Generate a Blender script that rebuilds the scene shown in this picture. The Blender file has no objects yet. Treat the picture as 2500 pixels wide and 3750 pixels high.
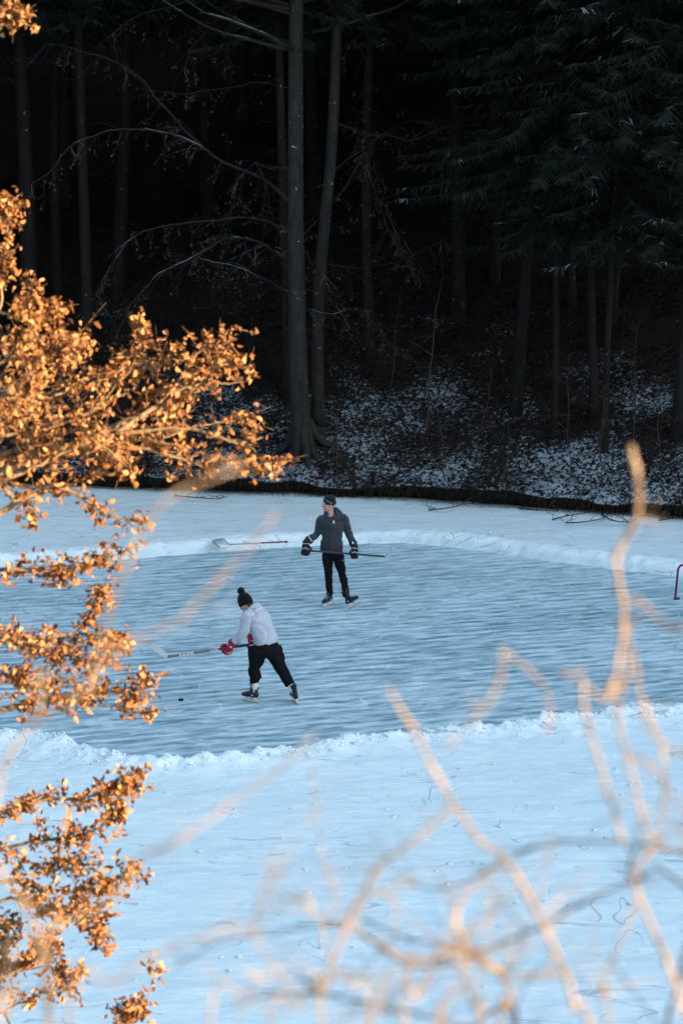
import bpy, math, random
import numpy as np
from mathutils import Vector, Matrix, Quaternion

R = random.Random(7)
NR = np.random.default_rng(11)
scene = bpy.context.scene
COL = scene.collection
rad = math.radians

# ------------------------------------------------------------------ camera model (photo pixels 2500 x 3750)
F_PX, CX, CY = 8854.0, 1250.0, 1875.0
CAM_H = 9.2
TH = math.atan(1685.0 / F_PX)
CAM = Vector((0, 0, CAM_H))
FW = Vector((0, math.cos(TH), -math.sin(TH)))
UP = Vector((0, math.sin(TH), math.cos(TH)))
RT = Vector((1, 0, 0))


def ray(u, v):
    return FW + RT * ((u - CX) / F_PX) - UP * ((v - CY) / F_PX)


def P(u, v, depth):
    return CAM + ray(u, v) * depth


def PY(u, v, y):
    d = ray(u, v)
    return CAM + d * (y / d.y)


def G(u, v, z=0.0):
    d = ray(u, v)
    return CAM + d * ((z - CAM_H) / d.z)


# ------------------------------------------------------------------ numpy noise
_T = NR.random((256, 256))


def vnoise(x, y):
    xi = np.floor(x).astype(int); yi = np.floor(y).astype(int)
    fx = x - xi; fy = y - yi
    fx = fx * fx * (3 - 2 * fx); fy = fy * fy * (3 - 2 * fy)
    a = _T[xi & 255, yi & 255]; b = _T[(xi + 1) & 255, yi & 255]
    c = _T[xi & 255, (yi + 1) & 255]; d = _T[(xi + 1) & 255, (yi + 1) & 255]
    return (a * (1 - fx) + b * fx) * (1 - fy) + (c * (1 - fx) + d * fx) * fy - 0.5


def fbm(x, y, o=4, s=1.0):
    r = 0; a = 1.0
    for k in range(o):
        r = r + a * vnoise(x * s + 17.3 * k, y * s - 9.1 * k)
        s *= 2.03; a *= 0.5
    return r


# ------------------------------------------------------------------ mesh helpers
ORIGIN = {}


def link_mesh(name, verts, faces, mat, parent=None, origin=None, smooth=True, me=None):
    """verts in world space; the object's origin is its thing's base"""
    if parent is not None:
        o0 = ORIGIN[parent.name]
    else:
        o0 = Vector(origin) if origin is not None else Vector((0, 0, 0))
    if me is None:
        me = bpy.data.meshes.new(name)
        v = np.asarray(verts, dtype=np.float64).reshape(-1, 3) - np.array(o0)
        if isinstance(faces, np.ndarray):
            nf, k = faces.shape
            me.vertices.add(len(v)); me.vertices.foreach_set("co", v.astype(np.float32).ravel())
            me.loops.add(nf * k); me.polygons.add(nf)
            me.loops.foreach_set("vertex_index", faces.astype(np.int32).ravel())
            me.polygons.foreach_set("loop_start", np.arange(0, nf * k, k, dtype=np.int32))
            me.polygons.foreach_set("loop_total", np.full(nf, k, dtype=np.int32))
            me.update(calc_edges=True)
        else:
            me.from_pydata(v.tolist(), [], faces)
        if smooth:
            me.polygons.foreach_set("use_smooth", np.ones(len(me.polygons), dtype=bool))
        me.validate()
    ob = bpy.data.objects.new(name, me)
    COL.objects.link(ob)
    if mat is not None and len(me.materials) == 0:
        me.materials.append(mat)
    if parent is not None:
        ob.parent = parent
        ORIGIN[ob.name] = o0
    else:
        ob.location = o0
        ORIGIN[ob.name] = o0
    return ob


def empty(name, loc):
    o = bpy.data.objects.new(name, None)
    o.empty_display_size = 0.2
    COL.objects.link(o); o.location = loc
    ORIGIN[o.name] = Vector(loc)
    return o


def tag(o, label=None, cat=None, group=None, kind=None):
    if label: o["label"] = label
    if cat: o["category"] = cat
    if group: o["group"] = group
    if kind: o["kind"] = kind
    return o


class MB:
    def __init__(self):
        self.v = []; self.f = []

    def add(self, vs, fs):
        n = len(self.v)
        self.v.extend(vs); self.f.extend([tuple(i + n for i in f) for f in fs])

    def loft(self, pts, ra, rb, side, n=14, cap=True):
        pts = [Vector(p) for p in pts]; side = Vector(side)
        m = len(pts)
        if not hasattr(ra, '__len__'): ra = [ra] * m
        if rb is None: rb = ra
        if not hasattr(rb, '__len__'): rb = [rb] * m
        vs = []
        for i, p in enumerate(pts):
            t = (pts[min(i + 1, m - 1)] - pts[max(i - 1, 0)]).normalized()
            a = side - t * side.dot(t)
            if a.length < 1e-4: a = t.orthogonal()
            a.normalize(); b = t.cross(a)
            for k in range(n):
                w = 2 * math.pi * k / n
                vs.append(p + a * (ra[i] * math.cos(w)) + b * (rb[i] * math.sin(w)))
        fs = []
        for i in range(m - 1):
            for k in range(n):
                k2 = (k + 1) % n
                fs.append((i * n + k, i * n + k2, (i + 1) * n + k2, (i + 1) * n + k))
        if cap:
            fs.append(tuple(range(n - 1, -1, -1)))
            fs.append(tuple((m - 1) * n + k for k in range(n)))
        self.add(vs, fs)

    def tube(self, pts, r, n=6, cap=True):
        """round tube with parallel transported frame"""
        pts = [Vector(p) for p in pts]; m = len(pts)
        if not hasattr(r, '__len__'): r = [r] * m
        a = None; vs = []
        for i, p in enumerate(pts):
            t = (pts[min(i + 1, m - 1)] - pts[max(i - 1, 0)])
            if t.length < 1e-9: t = Vector((0, 0, 1))
            t.normalize()
            if a is None: a = t.orthogonal().normalized()
            else:
                a = a - t * a.dot(t)
                a = a.normalized() if a.length > 1e-5 else t.orthogonal().normalized()
            b = t.cross(a)
            for k in range(n):
                w = 2 * math.pi * k / n
                vs.append(p + (a * math.cos(w) + b * math.sin(w)) * r[i])
        fs = []
        for i in range(m - 1):
            for k in range(n):
                k2 = (k + 1) % n
                fs.append((i * n + k, i * n + k2, (i + 1) * n + k2, (i + 1) * n + k))
        if cap:
            fs.append(tuple(range(n - 1, -1, -1)))
            fs.append(tuple((m - 1) * n + k for k in range(n)))
        self.add(vs, fs)

    def ball(self, c, rx, ry, rz, ax=None, nu=14, nv=9):
        c = Vector(c)
        X, Y, Z = ax if ax else (Vector((1, 0, 0)), Vector((0, 1, 0)), Vector((0, 0, 1)))
        vs = [c - Z * rz]
        for j in range(1, nv):
            ph = -math.pi / 2 + math.pi * j / nv
            for k in range(nu):
                w = 2 * math.pi * k / nu
                vs.append(c + X * (rx * math.cos(ph) * math.cos(w)) + Y * (ry * math.cos(ph) * math.sin(w)) + Z * (rz * math.sin(ph)))
        vs.append(c + Z * rz)
        fs = []
        for k in range(nu):
            fs.append((0, 1 + (k + 1) % nu, 1 + k))
        for j in range(nv - 2):
            for k in range(nu):
                a = 1 + j * nu + k; b = 1 + j * nu + (k + 1) % nu
                fs.append((a, b, b + nu, a + nu))
        e = len(vs) - 1; o = 1 + (nv - 2) * nu
        for k in range(nu):
            fs.append((o + k, o + (k + 1) % nu, e))
        self.add(vs, fs)

    def box(self, c, ex, ey, ez):
        """ex, ey, ez are half-extent vectors"""
        c = Vector(c); vs = []
        for sx in (-1, 1):
            for sy in (-1, 1):
                for sz in (-1, 1):
                    vs.append(c + ex * sx + ey * sy + ez * sz)
        self.add(vs, [(0, 1, 3, 2), (4, 6, 7, 5), (0, 4, 5, 1), (2, 3, 7, 6), (0, 2, 6, 4), (1, 5, 7, 3)])

    def prism(self, outline, nrm):
        """extruded outline, nrm is the full thickness vector"""
        n = len(outline)
        vs = [Vector(p) - nrm * 0.5 for p in outline] + [Vector(p) + nrm * 0.5 for p in outline]
        fs = [tuple(range(n - 1, -1, -1)), tuple(range(n, 2 * n))]
        for k in range(n):
            k2 = (k + 1) % n
            fs.append((k, k2, n + k2, n + k))
        self.add(vs, fs)

    def build(self, name, mat, parent=None, origin=None, smooth=True):
        return link_mesh(name, [tuple(p) for p in self.v], self.f, mat, parent, origin, smooth)


def fused(mb, voxel, smooth=4, factor=0.5):
    """join overlapping closed shapes into one continuous surface; returns verts, faces"""
    me = bpy.data.meshes.new("tmp")
    me.from_pydata([tuple(p) for p in mb.v], [], mb.f); me.update()
    ob = bpy.data.objects.new("tmp", me); COL.objects.link(ob)
    m = ob.modifiers.new("r", 'REMESH'); m.mode = 'VOXEL'; m.voxel_size = voxel; m.adaptivity = 0
    if smooth:
        s = ob.modifiers.new("s", 'SMOOTH'); s.iterations = smooth; s.factor = factor
    dg = bpy.context.evaluated_depsgraph_get(); dg.update()
    ev = ob.evaluated_get(dg); em = ev.to_mesh()
    v = np.zeros(len(em.vertices) * 3, dtype=np.float32); em.vertices.foreach_get("co", v)
    nr = np.zeros(len(em.vertices) * 3, dtype=np.float32); em.vertices.foreach_get("normal", nr)
    f = [tuple(p.vertices) for p in em.polygons]
    ev.to_mesh_clear()
    bpy.data.objects.remove(ob); bpy.data.meshes.remove(me)
    return v.reshape(-1, 3).astype(float), nr.reshape(-1, 3).astype(float), f


def smooth_path(pts, sub=4):
    """Catmull-Rom through points"""
    pts = [Vector(p) for p in pts]
    out = []
    for i in range(len(pts) - 1):
        p0 = pts[max(i - 1, 0)]; p1 = pts[i]; p2 = pts[i + 1]; p3 = pts[min(i + 2, len(pts) - 1)]
        for k in range(sub):
            t = k / sub
            out.append(0.5 * ((2 * p1) + (p2 - p0) * t + (2 * p0 - 5 * p1 + 4 * p2 - p3) * t * t + (3 * p1 - p0 - 3 * p2 + p3) * t ** 3))
    out.append(pts[-1])
    return out


# ------------------------------------------------------------------ materials
class NT:
    def __init__(self, name):
        self.m = bpy.data.materials.new(name); self.m.use_nodes = True
        self.t = self.m.node_tree; self.t.nodes.clear()
        self.out = self.n('ShaderNodeOutputMaterial')

    def n(self, typ, **kw):
        nd = self.t.nodes.new(typ)
        for k, val in kw.items():
            if k.startswith('i_'):
                nd.inputs[k[2:].replace('_', ' ')].default_value = val
            else:
                setattr(nd, k, val)
        return nd

    def l(self, a, b):
        self.t.links.new(a, b)

    def noise(self, vec, scale, detail=3, rough=0.55, dist=0.0):
        nd = self.n('ShaderNodeTexNoise')
        nd.inputs['Scale'].default_value = scale; nd.inputs['Detail'].default_value = detail
        nd.inputs['Roughness'].default_value = rough; nd.inputs['Distortion'].default_value = dist
        if vec is not None: self.l(vec, nd.inputs['Vector'])
        return nd.outputs['Fac']

    def ramp(self, fac, stops):
        nd = self.n('ShaderNodeValToRGB')
        cr = nd.color_ramp
        while len(cr.elements) < len(stops): cr.elements.new(0.5)
        for e, (p, c) in zip(cr.elements, stops):
            e.position = p; e.color = (c, c, c, 1) if not hasattr(c, '__len__') else (*c, 1)
        self.l(fac, nd.inputs['Fac'])
        return nd.outputs['Color']

    def mix(self, fac, a, b):
        nd = self.n('ShaderNodeMix', data_type='RGBA')
        for sock, val in ((nd.inputs['Factor'], fac), (nd.inputs['A'], a), (nd.inputs['B'], b)):
            if hasattr(val, 'links') or isinstance(val, bpy.types.NodeSocket): self.l(val, sock)
            elif hasattr(val, '__len__'): sock.default_value = (*val, 1)
            else: sock.default_value = val
        return nd.outputs['Result']

    def math(self, op, a, b=0.0):
        nd = self.n('ShaderNodeMath', operation=op)
        for i, val in enumerate((a, b)):
            if isinstance(val, bpy.types.NodeSocket): self.l(val, nd.inputs[i])
            else: nd.inputs[i].default_value = val
        return nd.outputs[0]

    def pos(self, scale=(1, 1, 1), rot=(0, 0, 0)):
        g = self.n('ShaderNodeNewGeometry')
        mp = self.n('ShaderNodeMapping')
        mp.inputs['Scale'].default_value = scale; mp.inputs['Rotation'].default_value = rot
        mp.inputs['Rotation'].default_value = (0, 0, 0)
        src = g.outputs['Position']
        if any(rot):
            m0 = self.n('ShaderNodeMapping'); m0.inputs['Rotation'].default_value = rot
            self.l(src, m0.inputs['Vector']); src = m0.outputs['Vector']
        self.l(src, mp.inputs['Vector'])
        return mp.outputs['Vector']

    def objpos(self, scale=(1, 1, 1)):
        g = self.n('ShaderNodeTexCoord')
        mp = self.n('ShaderNodeMapping'); mp.inputs['Scale'].default_value = scale
        self.l(g.outputs['Object'], mp.inputs['Vector'])
        return mp.outputs['Vector']

    def bsdf(self, color, rough=0.6, spec=0.3, bump=None, bstr=0.3, bdist=0.02, trans=0.0, sheen=0.0, metal=0.0):
        b = self.n('ShaderNodeBsdfPrincipled')
        for key, val in (('Base Color', color), ('Roughness', rough)):
            if isinstance(val, bpy.types.NodeSocket): self.l(val, b.inputs[key])
            elif hasattr(val, '__len__'): b.inputs[key].default_value = (*val, 1)
            else: b.inputs[key].default_value = val
        b.inputs['Specular IOR Level'].default_value = spec
        b.inputs['Metallic'].default_value = metal
        b.inputs['Sheen Weight'].default_value = sheen
        if bump is not None:
            bp = self.n('ShaderNodeBump'); bp.inputs['Strength'].default_value = bstr; bp.inputs['Distance'].default_value = bdist
            self.l(bump, bp.inputs['Height']); self.l(bp.outputs['Normal'], b.inputs['Normal'])
        sh = b.outputs[0]
        if trans > 0:
            tr = self.n('ShaderNodeBsdfTranslucent')
            if isinstance(color, bpy.types.NodeSocket): self.l(color, tr.inputs['Color'])
            else: tr.inputs['Color'].default_value = (*color, 1)
            mx = self.n('ShaderNodeMixShader'); mx.inputs[0].default_value = trans
            self.l(sh, mx.inputs[1]); self.l(tr.outputs[0], mx.inputs[2]); sh = mx.outputs[0]
        self.l(sh, self.out.inputs['Surface'])
        return self.m


def plain(name, c, rough=0.6, spec=0.3, var=0.25, scale=40, bstr=0.15, sheen=0.0, metal=0.0):
    t = NT(name)
    nz = t.noise(t.objpos(), scale, 4)
    c1 = tuple(x * (1 - var) for x in c); c2 = tuple(min(1, x * (1 + var)) for x in c)
    return t.bsdf(t.ramp(nz, [(0.3, c1), (0.7, c2)]), rough, spec, nz, bstr, 0.01, sheen=sheen, metal=metal)


def curls(t, vec, scale, width, cover, seed):
    """thin curly scratches: short pieces of contour lines of a noise"""
    off = t.n('ShaderNodeVectorMath', operation='ADD'); off.inputs[1].default_value = (seed, seed * 1.7, seed * .3)
    t.l(vec, off.inputs[0]); vec = off.outputs[0]
    a = t.noise(vec, scale, 1.5, 0.5, 0.6)
    d = t.math('ABSOLUTE', t.math('SUBTRACT', a, 0.5))
    line = t.math('LESS_THAN', d, width)
    m = t.noise(vec, scale * 1.1, 1, 0.5)
    return t.math('MULTIPLY', line, t.math('GREATER_THAN', m, cover))


def m_snow():
    t = NT("snow")
    p = t.pos()
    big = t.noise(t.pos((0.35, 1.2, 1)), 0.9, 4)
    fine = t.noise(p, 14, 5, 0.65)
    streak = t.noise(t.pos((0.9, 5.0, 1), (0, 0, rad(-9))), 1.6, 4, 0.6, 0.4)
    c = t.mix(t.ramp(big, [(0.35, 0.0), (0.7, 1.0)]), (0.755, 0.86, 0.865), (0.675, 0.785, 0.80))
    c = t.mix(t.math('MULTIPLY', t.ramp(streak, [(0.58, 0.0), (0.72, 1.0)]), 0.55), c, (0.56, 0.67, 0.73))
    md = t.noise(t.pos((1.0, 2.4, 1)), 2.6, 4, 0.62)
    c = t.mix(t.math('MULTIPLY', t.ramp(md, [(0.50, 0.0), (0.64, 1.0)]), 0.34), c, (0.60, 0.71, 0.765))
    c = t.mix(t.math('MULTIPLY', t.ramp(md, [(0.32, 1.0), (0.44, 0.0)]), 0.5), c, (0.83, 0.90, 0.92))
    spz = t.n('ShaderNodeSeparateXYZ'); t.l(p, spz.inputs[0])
    c = t.mix(t.ramp(spz.outputs['Z'], [(0.075, 0.0), (0.15, 0.9)]), c, (0.84, 0.93, 0.94))      # whiter where the snow stands higher
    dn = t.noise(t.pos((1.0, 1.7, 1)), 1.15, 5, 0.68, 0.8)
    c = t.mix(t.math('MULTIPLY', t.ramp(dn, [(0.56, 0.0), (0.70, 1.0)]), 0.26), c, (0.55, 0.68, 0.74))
    cl = t.math('MAXIMUM', curls(t, t.pos((1.0, .55, 1)), 1.15, 0.0034, 0.60, 3.0), curls(t, t.pos((1.0, .5, 1)), 2.1, 0.0045, 0.655, 13.0))
    c = t.mix(t.math('MULTIPLY', cl, 0.6), c, (0.27, 0.40, 0.49))
    sc = curls(t, t.pos((0.35, 1.6, 1)), 1.5, 0.008, 0.585, 31.0)
    c = t.mix(t.math('MULTIPLY', sc, 0.6), c, (0.30, 0.42, 0.5))
    wh = curls(t, t.pos((0.6, 1.6, 1)), 1.9, 0.012, 0.57, 57.0)
    c = t.mix(t.math('MULTIPLY', wh, 0.5), c, (0.90, 0.93, 0.95))
    bm = t.math('ADD', t.math('MULTIPLY', fine, 0.5), streak)
    return t.bsdf(c, 0.6, 0.2, t.math('ADD', bm, md), 0.6, 0.035)


def m_ice():
    t = NT("ice")
    v = t.pos((1.7, 6.8, 1), (0, 0, rad(-17)))
    s1 = t.noise(v, 1.0, 5, 0.62, 0.7)
    s2 = t.noise(t.pos((2.8, 12.0, 1), (0, 0, rad(-20))), 1.0, 4, 0.6, 0.5)
    big = t.noise(t.pos((0.25, 0.45, 1)), 0.7, 3)
    wv = t.n('ShaderNodeTexWave', wave_type='BANDS', bands_direction='Y', wave_profile='SIN')
    wv.inputs['Scale'].default_value = 1.15; wv.inputs['Distortion'].default_value = 3.2; wv.inputs['Detail'].default_value = 3; wv.inputs['Detail Scale'].default_value = 0.9
    t.l(t.pos((0.6, 1, 1), (0, 0, rad(-17))), wv.inputs['Vector'])
    s1 = t.math('ADD', t.math('MULTIPLY', s1, 0.88), t.math('MULTIPLY', wv.outputs['Fac'], 0.12))
    f = t.math('ADD', t.math('ADD', t.math('MULTIPLY', s1, 0.58), t.math('MULTIPLY', s2, 0.42)), t.math('MULTIPLY', t.math('SUBTRACT', big, 0.5), 0.22))
    c = t.ramp(f, [(0.39, (0.165, 0.27, 0.31)), (0.455, (0.295, 0.42, 0.465)), (0.515, (0.42, 0.555, 0.60)), (0.60, (0.60, 0.73, 0.77))])
    w = t.math('MAXIMUM', curls(t, t.pos((0.55, 1.0, 1)), 1.0, 0.0042, 0.46, 5.0), curls(t, t.pos((0.6, 1.2, 1)), 2.0, 0.006, 0.50, 21.0))
    c = t.mix(t.math('MULTIPLY', w, 0.45), c, (0.75, 0.82, 0.86))
    k = curls(t, t.pos((1.0, .5, 1)), 1.3, 0.0035, 0.60, 77.0)
    c = t.mix(t.math('MULTIPLY', k, 0.6), c, (0.16, 0.25, 0.31))
    rg = t.ramp(f, [(0.38, 0.42), (0.58, 0.7)])
    return t.bsdf(c, rg, 0.2, f, 0.25, 0.02)


def m_hill():
    t = NT("snowy_leaf_litter")
    g = t.n('ShaderNodeNewGeometry'); sx = t.n('ShaderNodeSeparateXYZ'); t.l(g.outputs['Normal'], sx.inputs[0])
    n1 = t.noise(t.pos(), 11, 5, 0.7)
    n2 = t.noise(t.pos(), 0.55, 3)
    n3 = t.noise(t.pos(), 26, 3, 0.7)
    f = t.math('ADD', t.math('MULTIPLY', n1, 0.65), t.math('ADD', t.math('MULTIPLY', n3, 0.35), t.math('MULTIPLY', t.math('SUBTRACT', n2, 0.5), 0.55)))
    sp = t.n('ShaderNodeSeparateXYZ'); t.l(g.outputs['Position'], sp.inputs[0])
    f = t.math('SUBTRACT', f, t.math('MULTIPLY', t.math('SUBTRACT', sp.outputs['Z'], 1.2), 0.046))     # less snow uphill, thinned further to paint in canopy shade
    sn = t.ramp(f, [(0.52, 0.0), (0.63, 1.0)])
    dirt = t.ramp(n3, [(0.35, (0.007, 0.006, 0.006)), (0.65, (0.024, 0.017, 0.014))])
    steep = t.ramp(sx.outputs['Z'], [(0.35, 0.0), (0.62, 1.0)])
    c = t.mix(t.math('MULTIPLY', sn, steep), dirt, (0.35, 0.405, 0.45))
    return t.bsdf(c, 0.85, 0.15, f, 0.8, 0.06)


def m_bark(name, c1, c2, snow=0.0, scale=6, speck=0.0, stretch=0.25):
    t = NT(name)
    nz = t.noise(t.pos((1, 1, stretch)), scale, 5, 0.65)
    c = t.ramp(nz, [(0.3, c1), (0.7, c2)])
    if speck > 0:
        sp = t.noise(t.pos((1, 1, 0.8)), 9, 2, 0.6)
        c = t.mix(t.math('MULTIPLY', t.ramp(sp, [(0.70, 0.0), (0.74, 1.0)]), speck), c, (0.55, 0.6, 0.62))
    if snow > 0:
        g = t.n('ShaderNodeNewGeometry'); sx = t.n('ShaderNodeSeparateXYZ'); t.l(g.outputs['Normal'], sx.inputs[0])
        a = t.ramp(sx.outputs['Z'], [(0.45, 0.0), (0.7, 1.0)])
        b = t.ramp(t.noise(t.pos(), 1.3, 3), [(0.54, 0.0), (0.66, 1.0)])
        c = t.mix(t.math('MULTIPLY', t.math('MULTIPLY', a, b), snow), c, (0.7, 0.75, 0.8))
    return t.bsdf(c, 0.8, 0.2, nz, 0.5, 0.02)


def m_leaf(name, c1, c2, c3, trans=0.35):
    t = NT(name)
    g = t.n('ShaderNodeNewGeometry')
    nz = t.noise(t.pos(), 30, 2)
    f = t.math('ADD', t.math('MULTIPLY', g.outputs['Random Per Island'], 0.8), t.math('MULTIPLY', nz, 0.2))
    c = t.ramp(f, [(0.05, c1), (0.5, c2), (0.92, c3)])
    return t.bsdf(c, 0.8, 0.1, nz, 0.3, 0.01, trans=trans)


def m_needles():
    t = NT("spruce_needles")
    g = t.n('ShaderNodeNewGeometry'); sx = t.n('ShaderNodeSeparateXYZ'); t.l(g.outputs['Normal'], sx.inputs[0])
    c = t.ramp(g.outputs['Random Per Island'], [(0.1, (0.005, 0.008, 0.006)), (0.9, (0.012, 0.018, 0.011))])
    up = t.ramp(t.math('ABSOLUTE', sx.outputs['Z']), [(0.68, 0.0), (0.92, 1.0)])
    pa = t.ramp(t.noise(t.pos(), 1.1, 3), [(0.60, 0.0), (0.70, 1.0)])
    c = t.mix(t.math('MULTIPLY', up, pa), c, (0.6, 0.66, 0.7))
    return t.bsdf(c, 0.7, 0.2)


M = {}
M['snow'] = m_snow()
M['ice'] = m_ice()
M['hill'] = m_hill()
M['wooded'] = m_bark("unseen_shade_hill", (0.012, 0.016, 0.010), (0.05, 0.05, 0.04), 0.0, 0.6, 0, 1)  # dark tone for the unseen shading hills, limiting sunlit bounce
M['beech_bark'] = m_bark("beech_bark", (0.010, 0.0105, 0.010), (0.036, 0.035, 0.031), 0.0, 10, 0.5)
M['limb_bark'] = m_bark("limb_bark", (0.014, 0.0135, 0.013), (0.032, 0.030, 0.029), 0.55, 8)
M['spruce_bark'] = m_bark("spruce_bark", (0.006, 0.005, 0.0045), (0.017, 0.014, 0.013), 0.0, 9, 0.25)
M['oak_bark'] = m_bark("oak_bark", (0.09, 0.06, 0.035), (0.26, 0.17, 0.09), 0.0, 40, 0, 1)
M['shrub_bark'] = m_bark("shrub_bark", (0.035, 0.024, 0.018), (0.40, 0.29, 0.20), 0.0, 13, 0, 1)  # mottled bark; wide range also paints lit and shaded stretches
M['shaded_bark'] = m_bark("shaded_bark", (0.010, 0.009, 0.010), (0.030, 0.027, 0.026), 0.0, 22, 0, 1)  # near-black tone paints in shade on the low twigs
M['dead_wood'] = m_bark("dead_wood", (0.03, 0.022, 0.018), (0.08, 0.06, 0.045), 0.3, 20, 0, 1)
M['oak_leaf'] = m_leaf("dry_oak_leaf", (0.085, 0.031, 0.011), (0.235, 0.100, 0.035), (0.43, 0.225, 0.10), 0.10)
M['beech_leaf'] = m_leaf("dry_beech_leaf", (0.06, 0.028, 0.017), (0.10, 0.046, 0.027), (0.15, 0.075, 0.042))
M['litter'] = m_leaf("leaf_litter", (0.010, 0.008, 0.008), (0.020, 0.015, 0.013), (0.045, 0.030, 0.023), 0.0)
M['dry_grass'] = m_leaf("dry_grass", (0.006, 0.0045, 0.003), (0.014, 0.010, 0.007), (0.03, 0.021, 0.013), 0.0)
M['needles'] = m_needles()
M['skin'] = plain("skin", (0.58, 0.33, 0.27), 0.5, 0.35, 0.08, 30, 0.05)
M['lips'] = plain("lips", (0.36, 0.10, 0.10), 0.45, 0.4, 0.1)
M['flush'] = plain("flushed_skin", (0.56, 0.24, 0.22), 0.5, 0.35, 0.08)
M['eye'] = plain("eye", (0.03, 0.02, 0.018), 0.3, 0.5, 0.1)
M['hair'] = plain("hair", (0.035, 0.022, 0.014), 0.6, 0.3, 0.4, 90)
M['charcoal'] = plain("charcoal_softshell", (0.033, 0.040, 0.049), 0.75, 0.25, 0.18, 14, 0.2, 0.2)
M['jacket_seam'] = plain("black_zip_tape", (0.010, 0.011, 0.012), 0.6, 0.3)
M['black_cloth'] = plain("black_stretch_cloth", (0.006, 0.0068, 0.0085), 0.85, 0.12, 0.25, 20, 0.2, 0.0)
M['knit'] = plain("navy_knit", (0.010, 0.017, 0.024), 0.9, 0.1, 0.3, 160, 0.5, 0.2)
M['black_knit'] = plain("black_knit", (0.006, 0.006, 0.007), 0.95, 0.1, 0.35, 140, 0.6, 0.1)
M['hoodie'] = plain("pale_grey_fleece", (0.45, 0.50, 0.575), 0.9, 0.1, 0.06, 30, 0.2, 0.2)
M['glove_black'] = plain("black_nylon_leather", (0.007, 0.008, 0.009), 0.55, 0.3, 0.3, 30)
M['glove_red'] = plain("red_nylon_leather", (0.36, 0.008, 0.02), 0.5, 0.35, 0.2, 30)
M['glove_dark'] = plain("maroon_leather", (0.05, 0.006, 0.012), 0.6, 0.3, 0.2, 30)
M['white'] = plain("white_print", (0.74, 0.75, 0.77), 0.6, 0.3, 0.06)
M['grey_print'] = plain("grey_print", (0.30, 0.32, 0.33), 0.6, 0.3, 0.1)
M['sock'] = plain("white_wool", (0.72, 0.73, 0.75), 0.9, 0.1, 0.08, 100, 0.4)
M['boot'] = plain("black_skate_leather", (0.011, 0.013, 0.015), 0.45, 0.4, 0.35, 25)
M['boot_maroon'] = plain("maroon_felt", (0.07, 0.008, 0.02), 0.9, 0.1)
M['holder'] = plain("white_plastic", (0.75, 0.77, 0.79), 0.35, 0.4, 0.05)
M['steel'] = plain("steel", (0.45, 0.46, 0.47), 0.3, 0.5, 0.1, 60, 0.1, metal=0.9)
M['shaft_black'] = plain("black_composite", (0.012, 0.014, 0.015), 0.4, 0.4, 0.2)
M['shaft_dark'] = plain("dark_grey_composite", (0.035, 0.042, 0.046), 0.4, 0.4, 0.2)
M['shaft_grey'] = plain("grey_composite", (0.10, 0.12, 0.13), 0.35, 0.45, 0.15)
M['tape'] = plain("white_tape", (0.56, 0.58, 0.62), 0.8, 0.15, 0.07, 60)
M['tape_worn'] = plain("worn_pale_tape", (0.46, 0.50, 0.53), 0.8, 0.15, 0.45, 26)
M['rubber'] = plain("black_rubber", (0.008, 0.008, 0.009), 0.7, 0.3, 0.2)
M['magenta'] = plain("magenta_paint", (0.15, 0.008, 0.085), 0.35, 0.45, 0.15)
M['red_paint'] = plain("red_handle_paint", (0.22, 0.02, 0.05), 0.4, 0.4, 0.2)
M['wood'] = plain("pale_wood", (0.38, 0.34, 0.30), 0.7, 0.2, 0.2, 60)
M['alu'] = plain("pale_scoop_plastic", (0.78, 0.83, 0.86), 0.4, 0.4, 0.2, 20)
M['alu_dark'] = plain("dark_steel_edge", (0.06, 0.09, 0.11), 0.4, 0.5, 0.2)


def text_mesh(txt, width, origin, xd, yd, mat, parent, name="lettering", lift=0.002, squeeze=1.0):
    cu = bpy.data.curves.new("txt", 'FONT'); cu.body = txt; cu.size = 1.0; cu.extrude = 0.0; cu.align_x = 'CENTER'; cu.align_y = 'CENTER'
    cu.resolution_u = 2; cu.offset = 0.02
    ob = bpy.data.objects.new("txt", cu); COL.objects.link(ob)
    dg = bpy.context.evaluated_depsgraph_get(); dg.update()
    me = ob.evaluated_get(dg).to_mesh()
    vs = [v.co.copy() for v in me.vertices]; fs = [tuple(p.vertices) for p in me.polygons]
    ob.evaluated_get(dg).to_mesh_clear()
    bpy.data.objects.remove(ob); bpy.data.curves.remove(cu)
    w = max(v.x for v in vs) - min(v.x for v in vs); s = width / w
    xd = Vector(xd).normalized(); yd = Vector(yd).normalized(); nd = xd.cross(yd)
    out = [tuple(Vector(origin) + xd * (v.x * s) + yd * (v.y * s * squeeze) + nd * lift) for v in vs]
    return link_mesh(name, out, fs, mat, parent, smooth=False)


# ------------------------------------------------------------------ pond, rink, snow
near_px = [(0, 2679), (120, 2682), (240, 2702), (330, 2738), (400, 2758), (500, 2775), (590, 2787), (720, 2780), (860, 2764), (1020, 2742), (1180, 2713), (1355, 2690), (1594, 2674), (1850, 2642), (2150, 2615), (2500, 2583)]
far_px = [(2500, 2115), (2250, 2085), (2000, 2055), (1850, 2031), (1700, 2010), (1560, 1996), (1480, 1991), (1350, 1992), (1100, 2003), (765, 2024), (480, 2048), (0, 2078)]
near_g = [Vector((G(u, v, .10).x, G(u, v, .10).y, 0)) for u, v in near_px]; far_g = [G(u, v) for u, v in far_px]
e1 = near_g[-1] + (near_g[-1] - near_g[-3]).normalized() * 6.0
e2 = far_g[0] + (far_g[0] - far_g[2]).normalized() * 4.0
e3 = far_g[-1] + (far_g[-1] - far_g[-3]).normalized() * 3.5
e4 = near_g[0] + (near_g[0] - near_g[6]).normalized() * 4.0
e4b = Vector((e4.x - 1.2, e4.y + 4.0, 0))
RINK = np.array([(p.x, p.y) for p in near_g + [e1, e2] + far_g + [e3, e4b, e4]])
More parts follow.
